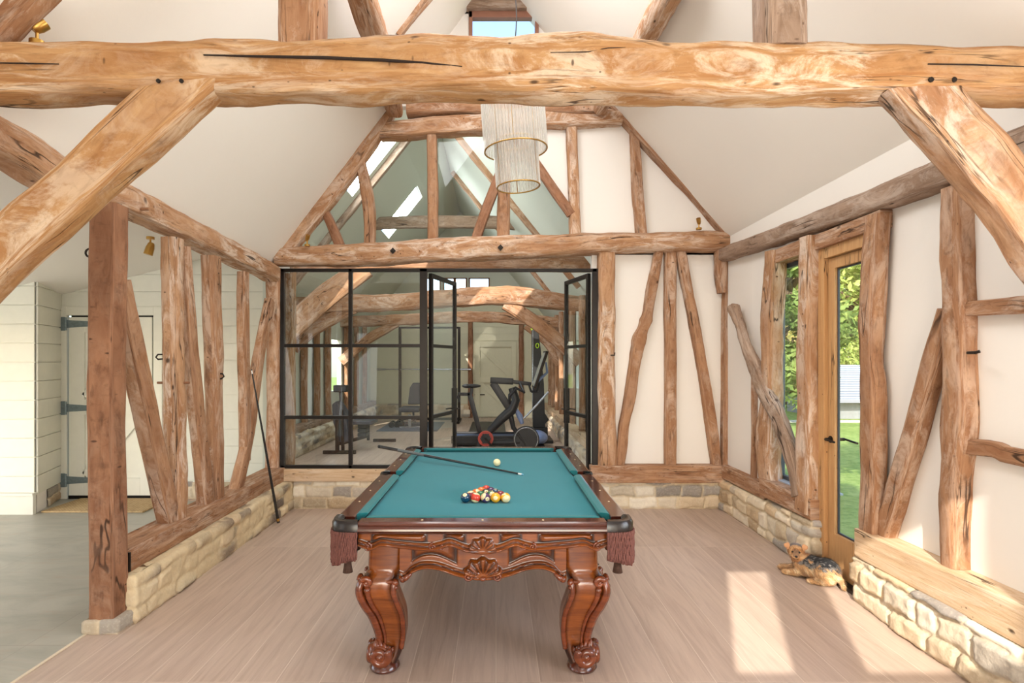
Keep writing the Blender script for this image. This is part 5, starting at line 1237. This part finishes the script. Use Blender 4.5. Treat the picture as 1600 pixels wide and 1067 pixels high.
g = G(); g.tube([f(833, 515, -.02), f(832, 600, -.02), f(832, 655, -.02)], .008, 8); g.tube([f(856, 612, -.1), f(838, 632, -.15), f(818, 652, -.2)], .022, 8); part('pull_cord', g, M['steel'], sk)
g = G(); g.box(tuple(f(830, 688)), tuple(f(856, 668)+Vector((0, .2, 0)))); g.box((f(826, 700).x, SY-.35, 0), (f(862, 700).x, SY+.45, .06)); g.prism([f(848, 640), f(858, 656), f(850, 664)], (0, .12, 0)); part('base', g, M['rubber'], sk, smooth=False, bevel=.01)
tag(obj('gym_mat', G().box((-.62, 12.6, 0), (.22, 15.2, .02)), M['rubber'], bevel=.006), 'black rubber mat on the gym floor before the cream door', 'mat')

# exercise bench with a weight stack, just behind the left panes
AYb = 10.0
ab = thing('exercise_bench', 'upright black exercise machine with head pad behind the left glass panes', 'exercise machine', (-2.7, AYb, 0))
f = lambda x, y, Y=AYb: P(x, y, Y=Y)
g = G(); g.bar((f(505, 709).x, AYb, .03), (f(556, 709).x, AYb, .03), .06, .06, (0, 0, 1)); g.bar(f(527, 706), f(527, 655), .06, .06); g.bar(f(536, 706), f(534, 640), .05, .05)
g.bar((f(577, 700).x+.2, 11.5, .03), (f(577, 700).x-.25, 11.5, .03), .06, .06, (0, 0, 1)); g.bar((-2.55, 11.5, .03), (-2.55, 11.5, .45), .05, .05, (1, 0, 0)); g.bar((-2.70, AYb, .18), (-2.55, 11.5, .12), .05, .06, (0, 0, 1)); part('frame', g, M['iron'], ab, smooth=False, bevel=.006)
g = G(); g.prism([f(518, 632), f(526, 626), f(541, 650), f(546, 690), f(531, 694), f(520, 660)], (0, .34, 0)); part('back_pad', g, M['darkpad'], ab, smooth=False, bevel=.03)
g = G(); g.bar(f(533, 628), f(532, 612), .05, .05); g.bar(f(522.5, 607), f(543, 607), .12, .18); part('head_pad', g, M['rubber'], ab, smooth=False, bevel=.02)
g = G(); g.box((f(540, 670).x, AYb+.2, .48), (f(577, 670).x, AYb+.75, .55)); part('seat', g, M['darkpad'], ab, smooth=False, bevel=.02)
for i in range(3):
    z = .26+.075*i; g = G(); g.box((f(552, 670).x, AYb+.3, z), (f(566, 670).x, AYb+.6, z+.06)); part('weight_plate', g, M['rubber'], ab, smooth=False, bevel=.006)
# weight bench and rack further back
WY = 14.2
wb = thing('weight_bench', 'grey padded weight bench with raised back near the far gym wall', 'bench', (-2.1, WY, 0))
f = lambda x, y, Y=WY: P(x, y, Y=Y)
g = G(); g.prism([f(637, 632), f(640, 606), f(645, 598), f(660, 598), f(660, 632)], (0, .12, 0)); part('back_pad', g, M['darkpad'], wb, smooth=False, bevel=.03)
g = G(); g.box((f(629, 640).x, WY-.6, f(0, 641).z), (f(660, 640).x, WY+.05, f(0, 634).z)); part('seat', g, M['darkpad'], wb, smooth=False, bevel=.03)
g = G(); xm = f(645, 640).x; g.bar((xm, WY-.5, .35), (xm, WY-.5, .03), .07, .07); g.bar((xm-.25, WY-.5, .03), (xm+.25, WY-.5, .03), .06, .06, (0, 0, 1)); g.bar((xm, WY-.5, .1), (xm, WY+.4, .1), .06, .06, (0, 0, 1)); g.bar((xm, WY+.2, .1), (xm, WY+.05, .5), .05, .05, (1, 0, 0)); g.bar((xm-.25, WY+.4, .03), (xm+.25, WY+.4, .03), .06, .06, (0, 0, 1)); part('frame', g, M['steel'], wb, smooth=False, bevel=.006)
tag(obj('gym_mat', G().box((-2.75, 13.2, 0), (-1.35, 15.2, .015)), plain('grey_mat', (96, 104, 116), .8), bevel=.004), 'grey exercise mat under the weight bench', 'mat')
for i, (x, y) in enumerate(((-2.52, 14.0), (-2.40, 14.06), (-2.30, 13.95))):
    db = thing('dumbbell', ['black dumbbell on the grey mat, left one of the three', 'black dumbbell on the grey mat, middle one of the three', 'black dumbbell on the grey mat nearest the weight bench'][i], 'dumbbell', (x, y, .015), 'dumbbells by the weight bench')
    obj('handle', G().cyl((x, y-.08, .085), (x, y+.08, .085), .016, 12), M['steel'], db, smooth=True)
    for s_ in (-1, 1): obj('weight', G().cyl((x, y+s_*.06, .085), (x, y+s_*.15, .085), .07, 16), M['rubber'], db, smooth=True)
RY = 15.3
rk = thing('squat_rack', 'tall slim grey squat rack holding a barbell near the far gym wall', 'rack', (-1.7, RY, 0))
x0 = P(625, 560, Y=RY).x; x1 = P(735, 560, Y=RY).x-.3
for x in (x0, x1):
    g = G(); g.bar((x, RY, 0), (x, RY, 2.52), .07, .07); part('upright', g, M['iron'], rk, smooth=False, bevel=.005)
    g = G(); g.bar((x, RY-.5, .03), (x, RY+.5, .03), .07, .06, (0, 0, 1)); g.tube([(x, RY-.04, 1.36), (x, RY-.12, 1.36), (x, RY-.12, 1.43)], .02, 8); part('foot', g, M['iron'], rk, smooth=False)
g = G(); g.bar((x0, RY, 2.50), (x1, RY, 2.50), .05, .05); g.bar((x0, RY+.45, .04), (x1, RY+.45, .04), .06, .05); part('crossbar', g, M['iron'], rk, smooth=False)
br = thing('barbell', 'long thin barbell resting across the squat rack', 'barbell', (x0, RY-.085, 1.39))
g = G(); g.cyl((P(590, 577, Y=RY).x, RY-.085, 1.395), (P(736, 577, Y=RY).x, RY-.085, 1.395), .016, 12); part('bar', g, M['steel'], br)
g = G(); g.cyl((P(590, 577, Y=RY).x, RY-.085, 1.395), (P(604, 577, Y=RY).x, RY-.085, 1.395), .026, 12); part('sleeve', g, M['steel'], br)
g = G(); g.cyl((P(722, 577, Y=RY).x, RY-.085, 1.395), (P(736, 577, Y=RY).x, RY-.085, 1.395), .026, 12); part('sleeve', g, M['steel'], br)

# ================================================================ SMALL FIXTURES
def spotlight(loc, aim, lb, base=(0, 0, 1), r=.032, ln=.10):
    t = thing('spotlight', lb, 'spotlight', loc, 'brass spotlights'); loc = Vector(loc); a = Vector(aim).normalized(); b = Vector(base)
    obj('mount', G().cyl(loc, loc+b*.02, .03, 16), M['brass'], t, smooth=True)
    e = loc-b*.06; obj('stem', G().cyl(loc, e, .007, 8), M['brass'], t, smooth=True)
    g = G(); g.tube([e-a*ln*.35, e-a*ln*.25, e+a*ln*.1, e+a*ln*.65], [r*.55, r*.75, r, r*1.05], 18); obj('shade', g, M['brass'], t, smooth=True)
spotlight(P(235, 374, Y=4.6), (-.25, -.1, -1), 'brass spotlight on the white lean-to ceiling behind the left studs')
spotlight(P(58, 64, Y=2.56), (.45, .3, .6), 'brass spotlight standing on top of the big tie beam at the left', base=(0, 0, -1), r=.028, ln=.06)
spotlight(P(480, 382, Y=6.17), (.4, -.5, .8), 'small brass spotlight at the left end of the far beam', base=(0, 0, -1), r=.022, ln=.07)
spotlight(P(1092, 356, Y=6.17), (-.3, -.5, .8), 'small brass spotlight at the right end of the far beam', base=(0, 0, -1), r=.022, ln=.07)
def hook(pts, r, lb, name='iron_hook', mat=None, cat='hook'):
    tag(obj(name, G().tube(pts, r, 8), mat or M['iron'], smooth=True), lb, cat)
c = P(140, 395, Y=3.46); hook([c+Vector((.024*math.cos(a), 0, .024*math.sin(a))) for a in [PI*1.9*i/16 for i in range(17)]]+[c+Vector((.05, 0, 0))], .006, 'small iron ring sticking out left of the square post')
c = P(148, 440, Y=3.40); tag(obj('iron_bracket', G().cbox(c+Vector((0, .02, 0)), (.02, .03, .07)), M['iron'], bevel=.003), 'small black iron bracket on the square post below the ring', 'bracket')
c = P(251, 558, Y=4.26); hook([c+Vector((.02, 0, .02)), c+Vector((-.02, 0, .02)), c+Vector((-.035, 0, 0)), c+Vector((-.02, 0, -.016)), c+Vector((.03, 0, -.012))], .006, 'black iron loop on the left side of the knotty second stud')
c = P(346, 588, Y=4.86); hook([c+Vector((-.03, 0, -.02)), c+Vector((.0, 0, -.02)), c+Vector((.022, 0, 0)), c+Vector((.01, 0, .022)), c+Vector((-.03, 0, .024))], .007, 'black iron loop on the right side of the third stud')
c = P(272, 598, Y=4.30); hook([P(246, 598, Y=4.27), P(256, 598, Y=4.27)], .009, 'wooden peg sticking out left of the knotty second stud', 'wooden_peg', M['brown'], 'peg'); hook([P(284, 598, Y=4.30), P(296, 598, Y=4.30)], .009, 'wooden peg sticking out right of the knotty second stud', 'wooden_peg', M['brown'], 'peg')
c = P(221, 327, X=-2.33); hook([c, c+Vector((.06, -.01, .0))], .011, 'wooden peg in the long left wall plate', 'wooden_peg', M['tan'], 'peg')
c = P(1520, 551, X=2.44); hook([c+Vector((.0, .03, 0)), c+Vector((-.02, -.04, 0)), c+Vector((-.01, -.055, .006))], .008, 'rusty iron peg on the knotty right hand post', 'iron_peg', M['iron'], 'peg')
c = P(957, 555, Y=6.245); hook([c+Vector((-.02, 0, 0)), c+Vector((.02, -.02, 0)), c+Vector((.02, -.02, .03))], .007, 'small iron latch keep on the broad post beside the black doors')
for i, (x, y) in enumerate(((614, 392), (782, 387))):
    c = P(x, y, Y=6.175); g = G(); g.prism([c+Vector((-.032, 0, 0)), c+Vector((0, 0, -.036)), c+Vector((.032, 0, 0)), c+Vector((0, 0, .036))], (0, -.012, 0)); g.cyl(c, c+Vector((0, -.022, 0)), .011, 8)
    tag(obj('bolt_plate', g, M['iron'], bevel=.002), ['dark diamond bolt plate on the left of the far beam', 'dark diamond bolt plate in the middle of the far beam'][i], 'bolt plate')
for i, x in enumerate((248, 284)): 
    c = P(x, 127, Y=2.425); tag(obj('peg_hole', G().cyl(c, c+Vector((0, -.006, 0)), .009, 12), M['iron']), ['dark peg left of a pair on the left of the big tie beam', 'dark peg right of a pair on the left of the big tie beam'][i], 'peg')
for i, x in enumerate((1454, 1490)): 
    c = P(x, 125, Y=2.425); tag(obj('peg_hole', G().cyl(c, c+Vector((0, -.006, 0)), .011, 12), M['iron']), ['dark peg left of a pair on the right of the big tie beam', 'dark peg right of a pair on the right of the big tie beam'][i], 'peg')
# jute mat
k = N('jute'); c_ = k.coord('Object'); w1 = k.n('ShaderNodeTexChecker'); w1.inputs['Scale'].default_value = 60; k.l(c_, w1.inputs[0]); f_ = k.noise(c_, 30, 3)
jute = k.bsdf(k.mix(k.math('MULTIPLY', w1.outputs['Fac'], .4), k.ramp(f_, [(.3, lin((170, 142, 100))), (.7, lin((202, 176, 132)))]), lin((150, 122, 84))), .95, k.bump(w1.outputs['Fac'], .5, .004))
tag(obj('door_mat', G().box((-4.82, 6.10, 0), (-3.74, 6.68, .018)), jute, bevel=.006), 'woven jute mat in front of the white boarded door', 'mat')
# wall socket in the gym
tag(obj('wall_socket', G().box((-3.60, 8.98, .72), (-3.585, 9.10, .84)), M['rubber'], bevel=.003), 'black wall socket low on the left gym wall', 'socket')

# ================================================================ DOG
def tri_noise(p, s): return noise.noise(Vector(p)*s)
D = G()
def ell(c, r, rz=0, ry=0): D.ball(c, r, 20, 14, Matrix.Rotation(math.radians(rz), 3, 'Z') @ Matrix.Rotation(math.radians(ry), 3, 'Y'))
bz = -55
ell((2.375, 4.15, .092), (.10, .088, .090), bz); ell((2.335, 4.215, .090), (.11, .080, .084), bz); ell((2.30, 4.28, .092), (.085, .075, .086), bz)
ell((2.272, 4.315, .130), (.055, .055, .062), bz)
HD = Vector((2.250, 4.325, .184)); fd = Vector((-.42, -.90, -.10)).normalized(); sdv = fd.cross(Vector((0, 0, 1))).normalized(); upv = sdv.cross(fd)
hm = Matrix((sdv, fd, upv)).transposed()
HS = 1.14
def hp(x, y, z): return HD+hm @ Vector((x*HS, y*HS, z*HS))
def hell(o, r): D.ball(hp(*o), tuple(v*HS for v in r), 20, 14, hm)
hell((0, 0, 0), (.050, .048, .046)); hell((0, .034, -.016), (.034, .034, .028)); hell((0, .052, -.020), (.023, .024, .019)); hell((0, .020, -.034), (.034, .034, .020))
D.tube([(2.285, 4.32, .07), (2.245, 4.375, .035), (2.205, 4.43, .022)], [.038, .028, .022], 12); D.ball((2.198, 4.44, .020), (.028, .028, .020), 14, 10)
D.tube([(2.265, 4.27, .06), (2.225, 4.30, .032), (2.185, 4.335, .022)], [.036, .028, .022], 12); D.ball((2.178, 4.342, .020), (.028, .026, .020), 14, 10)
ell((2.345, 4.115, .062), (.075, .045, .058), bz); D.tube([(2.36, 4.10, .035), (2.32, 4.125, .022), (2.275, 4.155, .020)], [.032, .024, .020], 12); D.ball((2.268, 4.162, .018), (.027, .024, .018), 14, 10)
D.tube([(2.42, 4.09, .08), (2.43, 4.04, .045), (2.41, 4.00, .02)], [.026, .02, .012], 10)
me = D.mesh('dog_body'); o = bpy.data.objects.new('tmp', me); C.objects.link(o)
md = o.modifiers.new('r', 'REMESH'); md.mode = 'VOXEL'; md.voxel_size = .006
m2_ = o.modifiers.new('s', 'SMOOTH'); m2_.iterations = 6; m2_.factor = .5
dg_ = bpy.context.evaluated_depsgraph_get(); dg_.update()
me2 = bpy.data.meshes.new_from_object(o.evaluated_get(dg_)); bpy.data.objects.remove(o)
gold, lgold, blk_, gry_ = (206, 162, 114), (238, 206, 162), (34, 33, 36), (138, 132, 126)
def dcol(p):
    p = Vector(p); n_ = tri_noise(p, 28)*.5+tri_noise(p, 70)*.25
    L_ = hm.transposed() @ (p-HD)
    if L_.length < .095 and p.z > .115:
        if L_.z > .034+n_*.012 and L_.y < .02: return (132, 120, 116)
        if L_.y > .045 and abs(L_.x) < .022 and L_.z > -.02: return (150, 114, 84)
        if L_.z < -.030: return (176, 124, 78)
        return gold if n_ > -.1 else (178, 124, 74)
    t = p.z+n_*.05
    m_ = tri_noise(p, 45)
    if t > .146: return blk_ if m_ > -.25 else gry_
    if t > .112: return gry_ if m_ > .05 else ((64, 60, 60) if m_ > -.2 else gold)
    if n_ > .12: return lgold
    return gold if p.z < .07 or n_ < -.1 else (222, 180, 130)
def colr(me, f):
    ca = me.color_attributes.new('Col', 'FLOAT_COLOR', 'POINT'); ca.data.foreach_set('color', [x for v in me.vertices for x in (*lin(f(v.co)), 1.0)])
k = N('dog_coat'); a_ = k.n('ShaderNodeAttribute'); a_.attribute_name = 'Col'; k.bsdf(a_.outputs[0], .85, sheen=.2); M['coat'] = k.m
colr(me2, dcol)
dog = thing('dog', 'small tan and black long-haired terrier lying on the floor by the garden door', 'dog', (2.30, 4.22, 0))
body = obj('body', me2, M['coat'], dog, smooth='all')
R = random.Random(5); V = []; Fc = []; Cc = []
nv = len(me2.vertices); me2.calc_loop_triangles(); tris = [t for t in me2.loop_triangles]; ar = [t.area for t in tris]
for t in R.choices(tris, weights=ar, k=15000):
    a, b = R.random(), R.random()
    if a+b > 1: a, b = 1-a, 1-b
    p0_, p1_, p2_ = (me2.vertices[i].co for i in t.vertices); p = p0_+(p1_-p0_)*a+(p2_-p0_)*b; n_ = t.normal
    L_ = hm.transposed() @ (p-HD); hd_ = L_.length < .09 and p.z > .11
    if hd_ and L_.y > .062: continue
    flow = (sdv*L_.x*6-Vector((0, 0, .7))) if hd_ else Vector((.55, -.85, -.6))
    flow = flow-n_*flow.dot(n_); 
    if flow.length > 0: flow.normalize()
    d = (n_*.45+flow+Vector((R.uniform(-.35, .35), R.uniform(-.35, .35), R.uniform(-.3, .3)))).normalized(); ln = R.uniform(.010, .018) if hd_ else R.uniform(.014, .028)
    s_ = d.cross(n_+Vector((.01, .02, .03))).normalized()*R.uniform(.0008, .0016); e = p+d*ln; e.z = max(e.z, .003)
    i = len(V); V += [tuple(p-s_), tuple(p+s_), tuple(e)]; Fc.append((i, i+1, i+2)); c = dcol(p); kk = R.uniform(.72, 1.18); Cc += [tuple(min(255, v*kk) for v in c)]*3
mf = bpy.data.meshes.new('fur'); mf.from_pydata(V, [], Fc); ca = mf.color_attributes.new('Col', 'FLOAT_COLOR', 'POINT'); ca.data.foreach_set('color', [x for c in Cc for x in (*lin(c), 1.0)])
fur = obj('fur', mf, M['coat'], dog); fur['kind'] = 'stuff'
shiny = plain('dark_eye', (18, 12, 10), .08, var=.01)
for s_ in (-1, 1):
    obj('eye', G().ball(hp(s_*.020, .046, .006), .0075, 14, 10), shiny, dog, smooth='all')
    rot = hm @ Matrix.Rotation(math.radians(s_*28), 3, 'Y')
    g = G(); k0 = 0
    for i in range(13):      # a folded triangular ear flap hanging from the top side of the head
        t = i/12; wd = .019*HS*(math.sin(PI*min(1, t*1.25+.22))**.7 if t < .62 else max(.10, 1-(t-.62)/.42)); zz = .020-.058*t; yy = .004+.016*math.sin(PI*t)
        for j in range(10):
            an = 2*PI*j/10; g.v.append(tuple(hp(s_*.050, .004, .030)+rot @ Vector((wd*math.cos(an), yy+.0045*math.sin(an), zz))))
    for i in range(12):
        for j in range(10): g.f.append((i*10+j, (i+1)*10+j, (i+1)*10+(j+1) % 10, i*10+(j+1) % 10))
    g.f.append(tuple(range(10))); g.f.append(tuple(120+j for j in reversed(range(10))))
    eo = obj('ear', g, M['coat'], dog, smooth='all'); colr(eo.data, lambda p: (206, 150, 104))
obj('nose', G().ball(hp(0, .076, -.012), (.0095, .008, .008), 14, 10), shiny, dog, smooth='all')
obj('mouth', G().tube([hp(-.016, .062, -.032), hp(-.006, .071, -.030), hp(0, .073, -.026), hp(.006, .071, -.030), hp(.016, .062, -.032)], .0016, 6), shiny, dog, smooth='all')

# ================================================================ OUTSIDE
k = N('lawn'); c_ = k.coord('Object'); f1 = k.noise(c_, .8, 5); f2 = k.noise(c_, 9, 5, .7); f3 = k.noise(c_, 120, 2)
col = k.ramp(f1, [(.3, lin((138, 160, 84))), (.7, lin((170, 186, 108)))]); col = k.mix(k.rampf(f2, .5, .36, 0, .6), col, lin((104, 134, 62)))
col = k.mix(k.rampf(f2, .5, .75, 0, .5), col, lin((196, 200, 130))); col = k.mix(k.rampf(f3, .45, .7, 0, .35), col, lin((104, 132, 64)))
lawn = k.bsdf(col, .95, k.bump(f3, .6, .03), spec=.1)
g = G(); g.box((2.64, -12, -.20), (60, 60, -.03)); g.box((-40, 16.7, -.20), (2.64, 60, -.03)); g.box((1.85, 6.7, -.20), (2.64, 16.7, -.03)); g.box((-40, -30, -.22), (60, -12, -.05))
o = struct('ground_lawn', g, lawn, 'sunny green lawn outside the garden door')
struct('garden_path', G().box((6, 15.4, -.04), (22, 15.9, -.01)), plain('pale_gravel', (214, 206, 190), .9), 'pale gravel edge at the far side of the lawn')
sh = thing('shed', 'low grey garden outbuilding with slatted roof beyond the lawn', 'outbuilding', (10.6, 17, 0))
g = G(); g.box((9.6, 16.4, -.03), (13.6, 19, .50)); obj('wall', g, plain('shed_boards', (138, 138, 140), .8), sh)
k = N('slatted_roof'); c_ = k.coord('Object'); wv = k.n('ShaderNodeTexWave'); wv.bands_direction = 'Z'; wv.inputs['Scale'].default_value = 5; k.l(c_, wv.inputs[0])
rf = k.bsdf(k.mix(wv.outputs['Fac'], lin((120, 124, 132)), lin((178, 182, 190))), .7, k.bump(wv.outputs['Fac'], .4, .02))
g = G(); g.prism([Vector((9.2, 16.0, .46)), Vector((9.2, 16.0, .56)), Vector((9.2, 18.4, 1.50)), Vector((9.2, 18.4, 1.40))], (4.6, 0, 0)); obj('roof', g, rf, sh)
def leafmat(nm, a, b, c):
    k = N(nm); oc = k.coord('Object'); f = k.noise(oc, 1.1, 4); f2 = k.noise(oc, 14, 2)
    col = k.ramp(f, [(.3, lin(a)), (.5, lin(b)), (.7, lin(c))]); col = k.mix(k.rampf(f2, .4, .7, 0, .45), col, lin(c))
    d = k.n('ShaderNodeBsdfDiffuse'); t = k.n('ShaderNodeBsdfTranslucent'); k.l(col, d.inputs[0]); k.l(col, t.inputs[0]); m = k.n('ShaderNodeMixShader'); m.inputs[0].default_value = .35
    k.l(d.outputs[0], m.inputs[1]); k.l(t.outputs[0], m.inputs[2]); k.l(m.outputs[0], k.out.inputs[0]); return k.m
LM = [leafmat('leaves_green', (110, 136, 66), (160, 176, 92), (206, 206, 134)), leafmat('leaves_autumn', (150, 160, 84), (208, 196, 116), (230, 206, 140)), leafmat('leaves_dark', (72, 96, 52), (112, 136, 74), (162, 174, 104))]
bark = plain('bark', (96, 78, 62), .9, var=.2, scale=8, bump=.4)
def tree(x, y, h, r, n, mi, lb, low=.4, name='tree', size=.16):
    t = thing(name, lb, 'tree' if name == 'tree' else 'bush', (x, y, -.03)); R = random.Random(int(x*13+y*7))
    g = G(); g.tube([(x, y, -.05), (x+.1, y, h*.3), (x-.1, y+.1, h*.55), (x, y, h*.8)], [h*.035, h*.028, h*.018, .02], 10)
    for i in range(7):
        a = R.uniform(0, 2*PI); z = h*R.uniform(.25, .6); g.tube([(x, y, z), (x+math.cos(a)*r*.4, y+math.sin(a)*r*.4, z+r*.3), (x+math.cos(a)*r*.8, y+math.sin(a)*r*.8, z+r*.5)], [h*.014, h*.008, .01], 6)
    obj('trunk', g, bark, t, smooth='all')
    blobs = []
    for i in range(26):
        a = R.uniform(0, 2*PI); q_ = R.random()**.5; zz = low+(h-low)*R.random(); w_ = math.sin(PI*min(1, max(.12, (zz-low)/(h-low)*.8+.15)))
        blobs.append((x+math.cos(a)*r*q_*w_, y+math.sin(a)*r*q_*w_, zz, r*R.uniform(.22, .42)))
    V = []; Fc = []
    for i in range(n):
        bx, by, bz_, br_ = R.choice(blobs); d = Vector((R.gauss(0, 1), R.gauss(0, 1), R.gauss(0, 1))).normalized(); rr = br_*R.uniform(.7, 1.05)
        p = Vector((bx, by, bz_))+d*rr; 
        if p.z < 0: p.z = R.uniform(0, .3)
        u = Vector((R.gauss(0, 1), R.gauss(0, 1), R.gauss(0, 1))).normalized(); v = u.cross(d+Vector((.1, 0, .1))).normalized(); s_ = size*R.uniform(.6, 1.2)
        k_ = len(V); V += [tuple(p-u*s_), tuple(p+v*s_*.45), tuple(p+u*s_), tuple(p-v*s_*.45)]; Fc.append((k_, k_+1, k_+2, k_+3))
    me = bpy.data.meshes.new('foliage'); me.from_pydata(V, [], Fc); o = obj('foliage', me, LM[mi], t); o['kind'] = 'stuff'
tree(11.0, 21.5, 8.5, 3.2, 9000, 1, 'large pale autumn tree seen through the garden door', .8)
tree(14.8, 22.5, 8.0, 3.2, 7000, 0, 'green tree at the edge of the garden door glass', .6)
tree(7.1, 15.0, 6.5, 1.7, 8000, 2, 'dark green tree seen through the narrow garden window', .5, size=.12)
tree(8.6, 24.0, 9.0, 3.4, 7000, 0, 'tall tree behind the dark green one at the garden window', .8)
tree(17.5, 28.0, 10, 4.0, 6000, 1, 'yellowing tree standing furthest behind the outbuilding', .6, size=.2)
tree(4.9, 4.2, 4.2, 1.3, 5000, 0, 'small tree shading the lawn close to the garden door', 1.6, size=.09)
tree(5.0, 24.0, 8.0, 3.4, 5000, 2, 'dark tree beyond the right gym windows', .4, size=.2)
tree(11.6, 19.6, 1.9, 1.8, 5000, 0, 'yellow-green bush behind the outbuilding roof', .1, 'bush', .10)
tree(13.5, 34.0, 11, 5.0, 6000, 2, 'tall dark tree closing the view behind the autumn tree', .5, size=.26)
